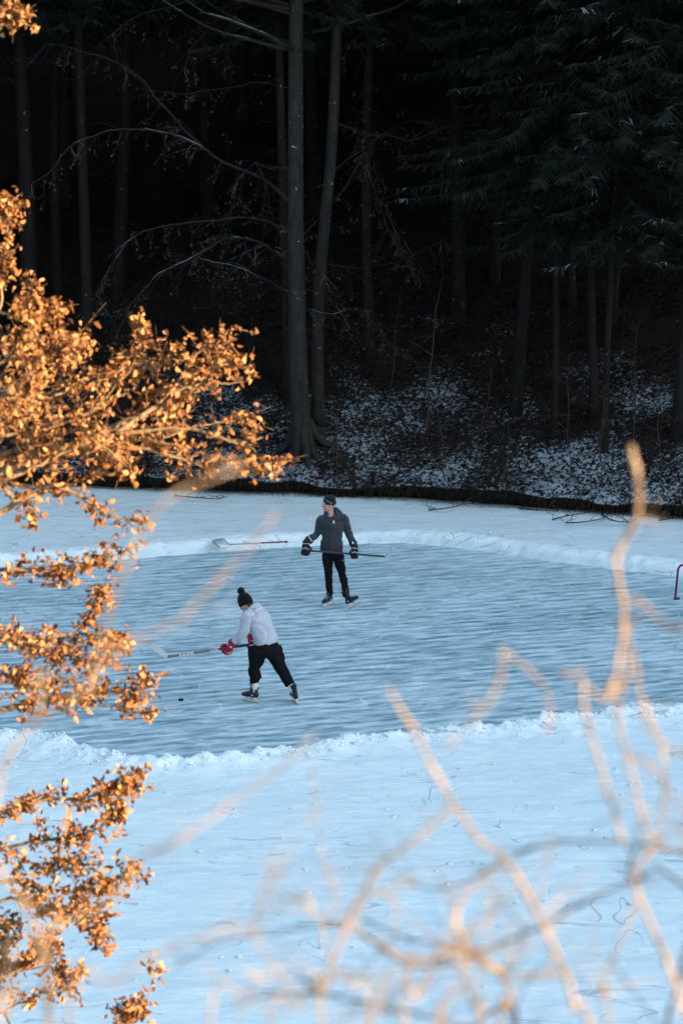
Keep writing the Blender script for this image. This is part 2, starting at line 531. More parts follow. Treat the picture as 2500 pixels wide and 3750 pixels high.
N_NEAR = len(near_g)


def rink_dist(x, y):
    """signed distance to the rink outline, negative inside; also flags the near side"""
    d = np.full(x.shape, 1e9); ins = np.zeros(x.shape, bool); nearest = np.zeros(x.shape, int)
    n = len(RINK)
    for i in range(n):
        ax, ay = RINK[i]; bx, by = RINK[(i + 1) % n]
        ex, ey = bx - ax, by - ay
        t = np.clip(((x - ax) * ex + (y - ay) * ey) / (ex * ex + ey * ey), 0, 1)
        dd = np.hypot(x - ax - t * ex, y - ay - t * ey)
        nearest = np.where(dd < d, i, nearest); d = np.minimum(d, dd)
        if by != ay:
            c = ((ay > y) != (by > y)) & (x < (bx - ax) * (y - ay) / (by - ay) + ax)
            ins ^= c
    near = (nearest < N_NEAR) | (nearest == n - 1)
    return np.where(ins, -d, d), near


def snow_h(x, y):
    d, near = rink_dist(x, y)
    wob = 0.09 * fbm(x, y, 3, 1.7) + 0.05 * fbm(x, y, 2, 6.0)
    dd = d + wob
    lump = 0.85 + 0.6 * fbm(x, y, 3, 2.4) + 0.55 * fbm(x, y, 2, 8.0)
    up = np.clip(dd / 0.16, 0, 1); up = up * up * (3 - 2 * up)
    ridge_n = 0.165 * up * np.exp(-np.maximum(dd - 0.18, 0) / 0.42)
    upf = np.clip(dd / 0.30, 0, 1); upf = upf * upf * (3 - 2 * upf)
    ridge_f = 0.16 * upf * np.exp(-np.maximum(dd - 0.45, 0) / 0.55)
    base = 0.035 + 0.03 * fbm(x, y, 3, 0.35) + 0.03 * fbm(x, y * 1.6, 4, 2.0)
    lump = np.where(near, lump, 0.5 + 0.5 * lump)
    ridge = np.where(near, ridge_n, ridge_f)
    h = base * np.clip(dd / 0.05, 0, 1) + ridge * np.maximum(lump, 0.15)
    edge = np.clip((dd + 0.02) / 0.05, 0, 1)
    return np.where(dd < -0.02, -0.04, -0.04 + edge * (0.04 + np.maximum(h, 0.012)))


def axis(lo, a, b, hi, step):
    core = np.arange(a, b, step)
    left = []; s = step; x = a
    while x > lo: s *= 1.35; x -= s; left.append(x)
    right = []; s = step; x = core[-1]
    while x < hi: s *= 1.35; x += s; right.append(x)
    return np.array(left[::-1] + list(core) + right)


def grid_faces(nx, ny):
    i = np.arange(nx - 1)[:, None] * ny + np.arange(ny - 1)[None, :]
    i = i.ravel()
    return np.stack([i, i + ny, i + ny + 1, i + 1], 1)


xs = axis(-45, -8.0, 8.0, 40, 0.045); ys_ = axis(16, 22.0, 53.0, 57, 0.05)
X, Y = np.meshgrid(xs, ys_, indexing='ij')
Z = snow_h(X, Y)
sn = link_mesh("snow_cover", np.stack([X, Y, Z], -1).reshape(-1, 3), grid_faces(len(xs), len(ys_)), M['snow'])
tag(sn, kind="structure")
xi = np.linspace(-46, 41, 60); yi = np.linspace(15, 58, 40)
X, Y = np.meshgrid(xi, yi, indexing='ij')
tag(link_mesh("ice", np.stack([X, Y, 0 * X], -1).reshape(-1, 3), grid_faces(60, 40), M['ice']), kind="structure")

# loose clods along the ploughed edges
ico_v = []; ico_f = []
import bmesh
bm = bmesh.new(); bmesh.ops.create_icosphere(bm, subdivisions=2, radius=1.0)
bm.verts.ensure_lookup_table()
ico_v = np.array([v.co[:] for v in bm.verts]); ico_f = np.array([[v.index for v in f.verts] for f in bm.faces]); bm.free()


def clods(n, path, dmin, dmax, smin, smax):
    path = np.array(path); seg = np.linalg.norm(np.diff(path, axis=0), axis=1); cum = np.r_[0, np.cumsum(seg)]
    s = NR.random(n) * cum[-1]
    px = np.interp(s, cum, path[:, 0]); py = np.interp(s, cum, path[:, 1])
    j = np.clip(np.searchsorted(cum, s) - 1, 0, len(seg) - 1)
    dx = np.diff(path[:, 0])[j] / seg[j]; dy = np.diff(path[:, 1])[j] / seg[j]
    k = dmin + (dmax - dmin) * NR.random(n) ** 1.6
    px = px + dy * k; py = py - dx * k
    sz = smin + (smax - smin) * NR.random(n) ** 3
    pz = np.maximum(snow_h(px, py), 0.0) - sz * 0.15
    v = ico_v[None] * (1 + 0.9 * (NR.random((n, len(ico_v), 1)) - 0.5)) * sz[:, None, None]
    v[:, :, 2] *= 0.8
    v += np.stack([px, py, pz], -1)[:, None]
    f = ico_f[None] + (np.arange(n) * len(ico_v))[:, None, None]
    return v.reshape(-1, 3), f.reshape(-1, 3)


pn = [(p.x, p.y) for p in [e4] + near_g + [e1]]
v1, f1 = clods(3600, pn, 0.06, 0.45, 0.006, 0.034)
pf = [(p.x, p.y) for p in [e2] + far_g + [e3]]
v2, f2 = clods(500, pf, 0.03, 0.8, 0.006, 0.026)
# crumbs strewn over the open snow
for x0, y0, x1, y1, n_ in ((-5, 22.5, 5, 32.5, 900), (-7, 40, 7, 50, 500)):
    cx_ = x0 + (x1 - x0) * NR.random(n_); cy_ = y0 + (y1 - y0) * NR.random(n_)
    ok = (rink_dist(cx_, cy_)[0] > 0.3) & (fbm(cx_, cy_, 2, 0.7) > -0.05); cx_ = cx_[ok]; cy_ = cy_[ok]; m_ = len(cx_)
    sz_ = 0.006 + 0.03 * NR.random(m_) ** 3
    vv = ico_v[None] * (1 + 0.9 * (NR.random((m_, len(ico_v), 1)) - 0.5)) * sz_[:, None, None]; vv[:, :, 2] *= 0.7
    vv += np.stack([cx_, cy_, snow_h(cx_, cy_)], -1)[:, None]
    f2 = np.r_[f2, (ico_f[None] + (np.arange(m_) * len(ico_v))[:, None, None]).reshape(-1, 3) + len(v2)]; v2 = np.r_[v2, vv.reshape(-1, 3)]
cl = link_mesh("snow_clods", np.r_[v1, v2], np.r_[f1, f2 + len(v1)], M['snow'])
tag(cl, "loose lumps of snow pushed up along the edges of the cleared rink", "snow", kind="stuff")

# ------------------------------------------------------------------ the far slope
sh_px = [(0, 1784), (302, 1791), (701, 1805), (957, 1815), (1225, 1827), (1500, 1837), (1946, 1872), (2163, 1884), (2500, 1909)]
sh = np.array([(G(u, v).x, G(u, v).y) for u, v in sh_px])
sl_r = (sh[-1, 1] - sh[-3, 1]) / (sh[-1, 0] - sh[-3, 0]); sl_l = (sh[2, 1] - sh[0, 1]) / (sh[2, 0] - sh[0, 0])


def y_shore(x):
    x = np.asarray(x, float)
    y = np.interp(x, sh[:, 0], sh[:, 1])
    y = np.where(x > sh[-1, 0], sh[-1, 1] + sl_r * (x - sh[-1, 0]), y)
    return np.where(x < sh[0, 0], sh[0, 1] + sl_l * 0.5 * (x - sh[0, 0]), y)


SLOPE = 0.50


def hill_z(x, y):
    x = np.asarray(x, float); y = np.asarray(y, float)
    d = y - y_shore(x)
    dp = np.maximum(d, 0)
    z = 0.36 + SLOPE * dp + 0.0012 * dp ** 2 + 0.5 * fbm(x, y, 3, 0.28) * np.clip(dp / 2, 0, 1) + 0.10 * fbm(x, y, 3, 1.6) * np.clip(dp / .5, 0.1, 1)
    return np.where(d < -0.1, -0.2, z)


def hill_hit(u, v):
    d = ray(u, v); t = 46.0
    while t < 110:
        p = CAM + d * t
        if p.z <= float(hill_z(p.x, p.y)): return p
        t += 0.04
    return p


hx = axis(-70, -8.5, 8.5, 70, 0.075)
lip = [(0.34, -0.35), (0.32, 0.04), (0.26, 0.13), (0.10, 0.22), (-0.05, 0.29), (-0.02, 0.33)]
hd = np.r_[np.arange(0.05, 12, 0.085), np.arange(12, 26, 0.4), np.arange(26, 100, 3.0)]
cols = []
for d_, z_ in lip:
    w = 0.20 * fbm(hx, hx * 0 + 3, 4, 0.9) * (1 if z_ > 0.1 else 0.3)
    zz = np.full_like(hx, z_) + (0.20 * fbm(hx, hx * 0 + 8, 4, 0.8) if z_ > 0.1 else 0)
    cols.append(np.stack([hx, y_shore(hx) + d_ + w, zz], -1))
for d_ in hd:
    yy = y_shore(hx) + d_
    cols.append(np.stack([hx, yy, hill_z(hx, yy)], -1))
HV = np.stack(cols, 1)
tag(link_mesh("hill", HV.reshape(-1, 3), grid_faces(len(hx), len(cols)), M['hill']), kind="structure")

# leaf litter, grasses at the water line
n = 60000
lx = (NR.random(n) - 0.5) * 19
ld = 0.0 + 11 * NR.random(n) ** 1.25
ly = y_shore(lx) + ld
keep = (fbm(lx, ly, 3, 0.8) > -0.4) & (NR.random(n) < np.clip(0.30 + ld * 0.16, 0, 1))  # dark leaves thickened uphill, adding painted shade to the slope
lx, ly = lx[keep], ly[keep]; n = len(lx)
lz = hill_z(lx, ly) + 0.012
ax_ = NR.normal(size=(n, 3)); ax_[:, 2] *= 0.45; ax_[:, 2] += SLOPE * 0.8 * ax_[:, 1]; ax_ /= np.linalg.norm(ax_, axis=1)[:, None]
bx_ = NR.normal(size=(n, 3)); bx_[:, 2] *= 0.45; bx_ -= ax_ * (bx_ * ax_).sum(1)[:, None]; bx_ /= np.linalg.norm(bx_, axis=1)[:, None]
ls = (0.022 + 0.038 * NR.random(n))[:, None]; lw = ls * 0.55
c0 = np.stack([lx, ly, lz], -1)
q = np.stack([c0 - ax_ * ls, c0 - bx_ * lw + np.array([0, 0, .012]), c0 + ax_ * ls, c0 + bx_ * lw + np.array([0, 0, .012])], 1)
tag(link_mesh("leaf_litter", q.reshape(-1, 3), np.arange(n * 4).reshape(-1, 4), M['litter'], smooth=False),
    "dead brown leaves poking through thin snow on the forest slope", "leaf litter", kind="stuff")
n = 3600
gx = (NR.random(n) - 0.5) * 19
gy = y_shore(gx) + NR.normal(size=n) * 0.10 - 0.02
gz = 0.18 + 0.16 * NR.random(n) + 0.20 * fbm(gx, gx * 0 + 8, 4, 0.8)
ln = 0.06 + 0.30 * NR.random(n) ** 2
dirx = NR.normal(size=n) * 0.35
p0 = np.stack([gx, gy, gz], -1)
p1 = p0 + np.stack([dirx * ln * .5, -0.25 * ln, 0.15 * ln], -1)
p2 = p1 + np.stack([dirx * ln, -0.30 * ln, -0.9 * ln], -1)
p2[:, 2] = np.maximum(p2[:, 2], 0.05)
wv = np.array([0.006, 0, 0])
gv = np.stack([p0 - wv, p0 + wv, p1 - wv, p1 + wv, p2 - wv * .3, p2 + wv * .3], 1)
b_ = (np.arange(n) * 6)[:, None]
gf = np.concatenate([b_ + np.array([[0, 1, 3, 2]]), b_ + np.array([[2, 3, 5, 4]])])
tag(link_mesh("dry_grass", gv.reshape(-1, 3), gf, M['dry_grass'], smooth=False),
    "dark dry grass hanging over the undercut bank at the pond edge", "grass", kind="stuff")

# ------------------------------------------------------------------ near bank, unseen ridge added sunward to shade the pond, ground to the horizon
SUN_EL = rad(9.5)
S_AX = np.array([0.866, -0.5]); N_AX = np.array([0.5, 0.866])
bxs = np.linspace(-60, 40, 90); bys = np.r_[np.linspace(-60, -2, 20), np.linspace(-1, 19.5, 60)]
X, Y = np.meshgrid(bxs, bys, indexing='ij')
def bank_z(x, y):
    t = np.clip((18.5 - np.asarray(y, float)) / 19.5, -0.05, 1)
    nn_ = np.asarray(x, float) * N_AX[0] + np.asarray(y, float) * N_AX[1]
    k_ = np.clip((nn_ - 5.2) / 3.4, 0, 1); k_ = 1 - 0.97 * k_ * k_ * (3 - 2 * k_)
    return 7.4 * t * np.abs(t) ** 0.15 * k_ + 0.12 * fbm(np.asarray(x, float), np.asarray(y, float), 3, 0.5) * np.clip(t * 4, 0, 1) - 0.02
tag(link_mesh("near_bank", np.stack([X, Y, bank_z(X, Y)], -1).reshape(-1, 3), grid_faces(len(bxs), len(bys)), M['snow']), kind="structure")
aa = np.r_[np.linspace(24, 70, 40), np.linspace(72, 170, 20)]; nn = np.r_[np.linspace(15.3, 18.3, 14), np.linspace(19, 120, 40)]
A, N_ = np.meshgrid(aa, nn, indexing='ij')
sm = lambda t: np.clip(t, 0, 1) ** 2 * (3 - 2 * np.clip(t, 0, 1))
RZ = -0.5 + 36 * sm((A - 24) / 42) * sm((N_ - 15.4) / 2.6) * (1 + 0.06 * fbm(A, N_, 3, 0.08))
RX = A * S_AX[0] + N_ * N_AX[0]; RY = A * S_AX[1] + N_ * N_AX[1]
tag(link_mesh("ridge", np.stack([RX, RY, RZ], -1).reshape(-1, 3), grid_faces(len(aa), len(nn)), M['wooded']), kind="structure")  # unseen blocker; steep end shaped to keep sun off pond and wood
# unseen hillside added behind the viewpoint to block low sky light
hxs = np.linspace(-150, 62, 60); hys = np.linspace(-140, -4, 50)
X, Y = np.meshgrid(hxs, hys, indexing='ij')
HZ = -0.9 + 75 * sm((-8 - Y) / 55) * sm((-5 - (X * N_AX[0] + Y * N_AX[1])) / 16) * (1 + 0.08 * fbm(X, Y, 3, 0.06))
tag(link_mesh("sky_block_hill", np.stack([X, Y, HZ], -1).reshape(-1, 3), grid_faces(60, 50), M['wooded']), kind="structure")
# unseen flank added on the left to block sky light there
lxs = np.linspace(-150, -24, 40); lys = np.linspace(-10, 150, 40)
X, Y = np.meshgrid(lxs, lys, indexing='ij')
LZ = -0.5 + 50 * sm((-26 - X) / 55) * (1 + 0.08 * fbm(X, Y, 3, 0.06))
tag(link_mesh("sky_block_flank", np.stack([X, Y, LZ], -1).reshape(-1, 3), grid_faces(40, 40), M['wooded']), kind="structure")
gxx = np.linspace(-1500, 1500, 30)
X, Y = np.meshgrid(gxx, gxx, indexing='ij')
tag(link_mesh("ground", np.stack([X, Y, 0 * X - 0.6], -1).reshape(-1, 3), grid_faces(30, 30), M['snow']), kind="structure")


# ------------------------------------------------------------------ trees of the far slope
def crown_mesh(name, z0, ztop, rmax, seed, step=0.42, per=7):
    rg = random.Random(seed); V = []
    z = z0
    while z < ztop - 0.3:
        L0 = rmax * (1 - (z - z0) / (ztop - z0)) ** 0.75 * (0.55 if z < z0 + 1.5 else 1.0) + 0.25
        for k in range(per):
            az = rg.random() * 2 * math.pi; L = L0 * rg.uniform(0.65, 1.1)
            out = Vector((math.cos(az), math.sin(az), 0)); sd = Vector((-out.y, out.x, 0))
            dr = rg.uniform(0.25, 0.55); zz = z + rg.uniform(-.2, .2)
            ns = max(5, int(L / 0.06))
            for j in range(ns):
                s = (j + 1) / ns
                p = out * (L * s) + Vector((0, 0, zz - dr * L * s * (1.2 - 0.55 * s)))
                for sg in (-1, 1):
                    ln = rg.uniform(0.22, 0.5) * (1.15 - 0.6 * s)
                    dv = (sd * sg * rg.uniform(.4, 1) + out * rg.uniform(.1, .8) + Vector((0, 0, rg.uniform(-1.1, -0.05)))).normalized()
                    wd = dv.cross(Vector((rg.uniform(-1, 1), rg.uniform(-1, 1), rg.uniform(0.2, 1)))).normalized() * rg.uniform(.009, .020)
                    V += [p - wd, p + wd, p + dv * ln + wd * .4, p + dv * ln - wd * .4]
        z += step * rg.uniform(.8, 1.2)
    v = np.array([t[:] for t in V])
    me = bpy.data.meshes.new(name)
    f = np.arange(len(v)).reshape(-1, 4)
    me.vertices.add(len(v)); me.vertices.foreach_set("co", v.astype(np.float32).ravel())
    me.loops.add(len(v)); me.polygons.add(len(f))
    me.loops.foreach_set("vertex_index", f.astype(np.int32).ravel())
    me.polygons.foreach_set("loop_start", np.arange(0, len(v), 4, dtype=np.int32))
    me.polygons.foreach_set("loop_total", np.full(len(f), 4, dtype=np.int32))
    me.update(calc_edges=True); me.materials.append(M['needles'])
    return me


CROWN = [crown_mesh("spruce_crown_high", 10.6, 24, 4.6, 1, 0.34, 9), crown_mesh("spruce_crown_mid", 8.2, 23, 4.2, 2, 0.36, 9), crown_mesh("spruce_crown_low", 4.6, 21, 3.4, 3, 0.42, 7)]


def spruce(base, r, crown, lean, label, group=None, seed=0, ztop=23.0, dead=26):
    rg = random.Random(seed)
    t = empty("spruce_tree", base)
    tag(t, label, "tree", group)
    mb = MB(); pts = []; rr = []
    for i in range(15):
        s = i / 14
        pts.append(base + Vector((lean * s * ztop + (0.06 + .05 * (seed % 4)) * math.sin(s * (5 + seed % 5) + seed * 1.7), 0.04 * math.sin(s * 7 + seed * 2), -0.9 + s * (ztop + .65))))
        rr.append(r * (1 - 0.85 * s) * (1.6 if i == 0 else 1.0))
    mb.tube(pts, rr, 10)
    for k in range(dead):
        z = rg.uniform(1.2, 11); az = rg.random() * 6.28; L = rg.uniform(0.25, 1.3)
        p = base + Vector((lean * z, 0, z)); o = Vector((math.cos(az), math.sin(az), rg.uniform(-.35, .05)))
        mb.tube([p, p + o * L * .5, p + o * L + Vector((0, 0, -.12 * L))], [0.012, 0.008, 0.003], 4)
    mb.build("trunk", M['spruce_bark'], t)
    c = bpy.data.objects.new("crown", CROWN[crown]); COL.objects.link(c); c.parent = t
    c.rotation_euler = (0, lean * 0.9, rg.random() * 6.28)
    s = ztop / 24.0 * rg.uniform(.97, 1.06); c.scale = (s, s, s)
    z0 = (10.6, 8.2, 4.6)[crown]; want = (10.2, rg.uniform(10.3, 11.0), rg.uniform(10.2, 11.2))[crown]
    c.location.z = min(0.0, want - z0 * s - base.z)
    return t


SPR = [  # u, v of the foot, trunk width in px there, crown, lean, label
    (1040, 1470, 42, 0, 0.0, "dark straight trunk standing just behind and left of the big grey beech"),
    (1366, 1312, 42, 0, 0.0, "upright dark spruce trunk on the slope right of the twin grey beeches"),
    (462, 1065, 54, 0, -0.012, "thick dim trunk up the slope crossed by the long drooping beech limbs"),
    (105, 1270, 66, 0, 0.0, "broad dark trunk at the left edge above the densest orange oak leaves"),
    (315, 1366, 46, 1, 0.01, "dark trunk on the slope rising out of the orange oak leaves"),
    (235, 1100, 40, 1, 0.0, "faint trunk deep in the wood between two broader trunks at the left"),
    (1898, 1515, 48, 1, 0.006, "sturdy dark spruce trunk with pale bark edge right of the open snowy slope"),
    (2018, 1602, 26, 2, 0.0, "slim spruce trunk beside the sturdy dark one right of the open slope"),
    (2172, 1530, 34, 2, -0.004, "spruce with snow dusted low boughs in the dark right half of the wood"),
    (2238, 1648, 28, 2, 0.008, "slender spruce trunk with its mossy foot just above the bank on the right"),
    (2470, 1600, 44, 2, 0.0, "dark spruce cut by the right edge of the picture"),
    (1668, 1150, 54, 1, -0.004, "broad shadowy trunk high on the slope between beech limb and spruces"),
    (2098, 1120, 34, 2, 0.008, "spruce high on the slope with white dusted boughs beside its pale trunk"),
    (2262, 1180, 30, 2, 0.012, "thin leaning spruce trunk high up near the right edge"),
    (1790, 1020, 40, 1, 0.0, "dim spruce furthest up the slope behind the snow topped beech limb"),
]
for i, (u, v, w, cr, ln, lab) in enumerate(SPR):
    b = hill_hit(u, v)
    spruce(b, 0.5 * w * b.y / F_PX * 1.02, cr, ln, lab, None, i + 1)
BACK = [(x + R.uniform(-1, 1), y + R.uniform(-.8, .8)) for x in (-13, -9.8, -6.6, -3.4, 0, 3.3, 6.6, 9.8, 13) for y in (60.5, 65.0, 70.5)]
BACK += [(-9.2, 53.0), (-12, 54), (-10.5, 58), (9.4, 50.0), (12.5, 49.5), (11, 56.5), (-15, 56), (15, 52), (-7.9, 56.5), (8.4, 54.5)]
for i, (x, y) in enumerate(BACK):
    y = max(y, float(y_shore(x)) + 1.5)
    spruce(Vector((x, y, float(hill_z(x, y)))), R.uniform(.16, .24), R.choice([0, 1, 1]), R.uniform(-.008, .008),
           "spruce lost in the black depth of the wood", "spruces massed in the dark behind the slope", 100 + i, R.uniform(21, 25), 14)


def beech_leaf_quads(pts, size, rg):
    V = []
    for p in pts:
        a = Vector((rg.uniform(-1, 1), rg.uniform(-1, 1), rg.uniform(-1.6, 0.1))).normalized()
        b = a.cross(Vector((rg.uniform(-1, 1), rg.uniform(-1, 1), rg.uniform(-1, 1)))).normalized()
        s = size * rg.uniform(.7, 1.25)
        V += [p, p + a * s * .5 + b * s * .3, p + a * s, p + a * s * .5 - b * s * .3]
    return np.array([t[:] for t in V])


def limb_set(limbs, depth, trunk_mb, rg, twig_len=(0.35, 1.3), step=0.10, droop=0.75, leaf_every=0.35):
    """limbs: list of (px polyline, start radius, end radius, depth offset at the end)"""
    mb = MB(); leaves = []
    for (px, r0, r1, dz) in limbs:
        m = len(px)
        pts = [P(u, v, depth + dz * (i / (m - 1))) for i, (u, v) in enumerate(px)]
        pts = smooth_path(pts, 5); L = len(pts)
        jit = [p + Vector((rg.uniform(-1, 1), rg.uniform(-1, 1), rg.uniform(-1, 1))) * 0.014 for p in pts]
        mb.tube(jit, [.74 * (r0 + (r1 - r0) * (i / (L - 1)) ** .7) for i in range(L)], 6)
        acc = 0
        for i in range(1, L):
            seg = (jit[i] - jit[i - 1]); acc += seg.length
            if acc > step:
                acc = 0
                tdir = seg.normalized()
                for rep in range(rg.choice([1, 1, 2])):
                    o = (tdir * rg.uniform(.2, 1) + Vector((rg.uniform(-1, 1), rg.uniform(-1.2, .6), rg.uniform(-1, .7)))).normalized()
                    ln = rg.uniform(*twig_len) * (0.5 + 0.5 * (1 - i / L))
                    q = jit[i]; tw = [q]; dirv = o
                    for k in range(5):
                        dirv = (dirv + Vector((rg.uniform(-.25, .25), rg.uniform(-.25, .25), -droop * .22 + rg.uniform(-.15, .15)))).normalized()
                        q = q + dirv * ln / 5; tw.append(q)
                        if k in (1, 2, 3) and rg.random() < .6:
                            d2 = (dirv + Vector((rg.uniform(-1, 1), rg.uniform(-1, 1), rg.uniform(-.9, .4)))).normalized()
                            l2 = ln * rg.uniform(.2, .45)
                            mb.tube([q, q + d2 * l2 * .5, q + d2 * l2 + Vector((0, 0, -.08 * l2))], [.0038, .003, .0018], 3, False)
                            if rg.random() < leaf_every:
                                leaves += [q + d2 * l2 * rg.uniform(.3, 1) for _ in range(3)]
                    mb.tube(tw, [.006, .005, .0045, .0035, .0028, .002], 4, False)
                    if rg.random() < leaf_every:
                        leaves += [tw[-1 - rg.randrange(3)] + Vector((rg.uniform(-.06, .06),) * 3) for _ in range(rg.randrange(2, 6))]
    return mb, leaves


def z8(pts):  # zoom coordinates of the upper left crop -> photo pixels
    return [(a / 1.2544, b / 1.2544) for a, b in pts]


rg = random.Random(5)
b1 = hill_hit(1112, 1650); DB = (b1 - CAM).dot(FW)
t = tag(empty("beech_tree", b1), "big grey beech with flared roots and long bare arching limbs on the far bank", "tree")
mb = MB()
trunk_px = [(1112, 1665), (1106, 1600), (1099, 1520), (1094, 1400), (1089, 1250), (1086, 1050), (1083, 850), (1082, 600), (1083, 300), (1084, 0), (1086, -500), (1088, -1200), (1095, -2200)]
trunk_w = [112, 88, 76, 70, 66, 62, 60, 56, 54, 50, 44, 36, 20]
mb.tube([PY(u, v, b1.y) for u, v in trunk_px], [w * 0.5 * b1.y / F_PX for w in trunk_w], 18)
for k in range(9):   # root flares
    az = k * 0.7 + rg.uniform(-.2, .2); o = Vector((math.cos(az), math.sin(az), 0)); L = rg.uniform(.35, .75)
    q0 = b1 + Vector((-0.03, 0, .62)) + o * .12; q1 = b1 + o * L * .6; q1.z = float(hill_z(q1.x, q1.y)) + .12; q2 = b1 + o * L * 1.2; q2.z = float(hill_z(q2.x, q2.y)) - .06
    mb.tube(smooth_path([q0, q1, q2], 4), [.12, .115, .11, .10, .09, .08, .06, .05, .03], 8)
mb.build("trunk", M['beech_bark'], t)
limbs = [
    ([(1080, 760), (970, 660), (815, 590), (757, 550), (678, 510), (590, 482), (494, 472), (398, 478), (343, 498), (271, 526), (227, 570), (183, 630), (104, 678)], .060, .010, -1.2),
    ([(757, 550), (678, 478), (622, 414), (566, 351), (526, 295), (470, 255), (399, 215), (303, 191), (239, 167), (160, 163)], .045, .008, -1.0),
    (z8([(1340, 1220), (1270, 1160), (1180, 1110), (1060, 1090), (960, 1140), (850, 1200), (740, 1250), (660, 1330), (600, 1400), (560, 1490), (530, 1560)]), .05, .010, -.8),
    (z8([(1340, 1350), (1230, 1290), (1100, 1230), (980, 1205), (900, 1185), (760, 1170)]), .04, .010, .5),
    (z8([(1340, 1060), (1160, 1000), (1000, 1010), (850, 1025), (700, 1050), (600, 1100), (540, 1180), (480, 1270), (430, 1390)]), .045, .008, -.5),
    (z8([(1345, -120), (1200, -60), (1100, 20), (1060, 150), (1045, 260), (1035, 370)]), .03, .006, -.6),
    (z8([(1345, -220), (1150, -100), (1000, 80), (930, 160), (880, 220), (850, 320), (870, 380)]), .03, .006, -.9),
    (z8([(1345, -100), (1180, -40), (1010, 50), (900, 130), (780, 200)]), .028, .006, .6),
    (z8([(1345, 770), (1230, 770), (1175, 745), (1200, 790), (1230, 880), (1250, 1000), (1310, 1110)]), .035, .006, -.7),
    (z8([(1175, 745), (1110, 800), (1080, 880), (1060, 980), (1040, 1060), (1035, 1130)]), .018, .005, -.6),
    (z8([(1350, 1200), (1390, 1150), (1410, 1160), (1430, 1210), (1480, 1260), (1510, 1330), (1530, 1400)]), .035, .006, -.6),
    (z8([(1400, 1155), (1375, 1250), (1400, 1350), (1390, 1500)]), .02, .006, -.5),
    ([(1080, 900), (1180, 780), (1260, 690), (1335, 560), (1345, 620), (1380, 720), (1430, 860), (1490, 960), (1560, 1010)], .03, .006, -1.0),
    ([(1085, 1110), (1200, 1150), (1300, 1130), (1380, 1200), (1450, 1280), (1530, 1330)], .022, .006, -.8),
    ([(1080, -300), (950, -150), (800, -60), (640, 20), (500, 60), (380, 150)], .05, .008, -1.0),
    ([(1085, 330), (960, 300), (860, 320), (760, 330), (660, 345), (560, 330)], .028, .006, 0.6),
]
mb, lv = limb_set(limbs, DB, None, rg)
mb.build("limbs", M['limb_bark'], t)
v = beech_leaf_quads(lv, .075, rg)
link_mesh("foliage", v, np.arange(len(v)).reshape(-1, 4), M['beech_leaf'], t, smooth=False)



def shade_crown(tree, base, r, n, seed, z0=10.8):  # unseen upper crown with dense leaves, added to shade the slope
    rg3 = random.Random(seed); mb3 = MB(); pts3 = []
    for k3 in range(46):
        az3 = rg3.random() * 6.28; zt3 = rg3.uniform(9.8, 17.0); L3 = r * rg3.uniform(.55, 1.05) * (1 - max(0, zt3 - 13) * .1)
        q = base + Vector((-.15, 0, zt3 - base.z - .6)); o = Vector((math.cos(az3), math.sin(az3), .18)); path3 = [q]
        for j3 in range(7):
            o = (o + Vector((rg3.uniform(-.2, .2), rg3.uniform(-.2, .2), rg3.uniform(-.06, .16)))).normalized(); q = q + o * L3 / 7; path3.append(q)
            if q.z > z0:
                for _ in range(n // 300):
                    pts3.append(q + Vector((rg3.gauss(0, .55), rg3.gauss(0, .55), abs(rg3.gauss(0, .5)))))
        mb3.tube(path3, [.05 * (1 - j3 / 8.5) for j3 in range(8)], 5)
    mb3.build("shade_branches", M['limb_bark'], tree)
    v3 = beech_leaf_quads([p for p in pts3 if p.z > z0], .17, rg3)
    link_mesh("shade_foliage", v3, np.arange(len(v3)).reshape(-1, 4), M['beech_leaf'], tree, smooth=False)


shade_crown(t, b1, 6.2, 15000, 61)
b2 = hill_hit(1172, 1545); D2 = (b2 - CAM).dot(FW)
t = tag(empty("beech_tree", b2), "second grey beech leaning right behind the big one with one snow topped limb", "tree")
mb = MB()
tp = [(1172, 1560), (1166, 1500), (1163, 1300), (1165, 1120), (1176, 950), (1192, 780), (1210, 600), (1222, 400), (1232, 100), (1240, -300), (1255, -900), (1270, -1700)]
tw = [62, 46, 44, 44, 43, 42, 41, 40, 37, 33, 28, 16]
mb.tube([PY(u, v, b2.y) for u, v in tp], [w * 0.5 * b2.y / F_PX for w in tw], 14)
mb.build("trunk", M['beech_bark'], t)
limbs2 = [
    ([(1222, 440), (1262, 462), (1300, 475), (1330, 496), (1371, 494), (1420, 494), (1470, 508), (1498, 516), (1545, 500), (1594, 478), (1640, 465), (1720, 460), (1810, 440), (1850, 390)], .055, .012, -.7),
    ([(1205, 640), (1280, 580), (1390, 500), (1460, 455), (1540, 440), (1640, 470)], .035, .008, .8),
    ([(1594, 478), (1620, 560), (1650, 640), (1665, 690)], .014, .005, -.4),
    ([(1230, 200), (1330, 120), (1410, 60), (1470, 0), (1560, -100)], .03, .008, -.4),
    ([(1232, 60), (1260, 110), (1330, 200), (1340, 330), (1350, 480), (1390, 700), (1440, 830), (1490, 900), (1550, 1000)], .02, .006, -1.2),
    ([(1175, 960), (1300, 980), (1450, 960), (1640, 870), (1700, 860)], .022, .006, .5),
    ([(1236, -60), (1330, -20), (1450, 60), (1550, 60), (1650, 160)], .03, .006, -.5),
]
mb, lv = limb_set(limbs2, D2, None, rg)
mb.build("limbs", M['limb_bark'], t)
v = beech_leaf_quads(lv, .075, rg)
link_mesh("foliage", v, np.arange(len(v)).reshape(-1, 4), M['beech_leaf'], t, smooth=False)

shade_crown(t, b2, 6.0, 13000, 62)

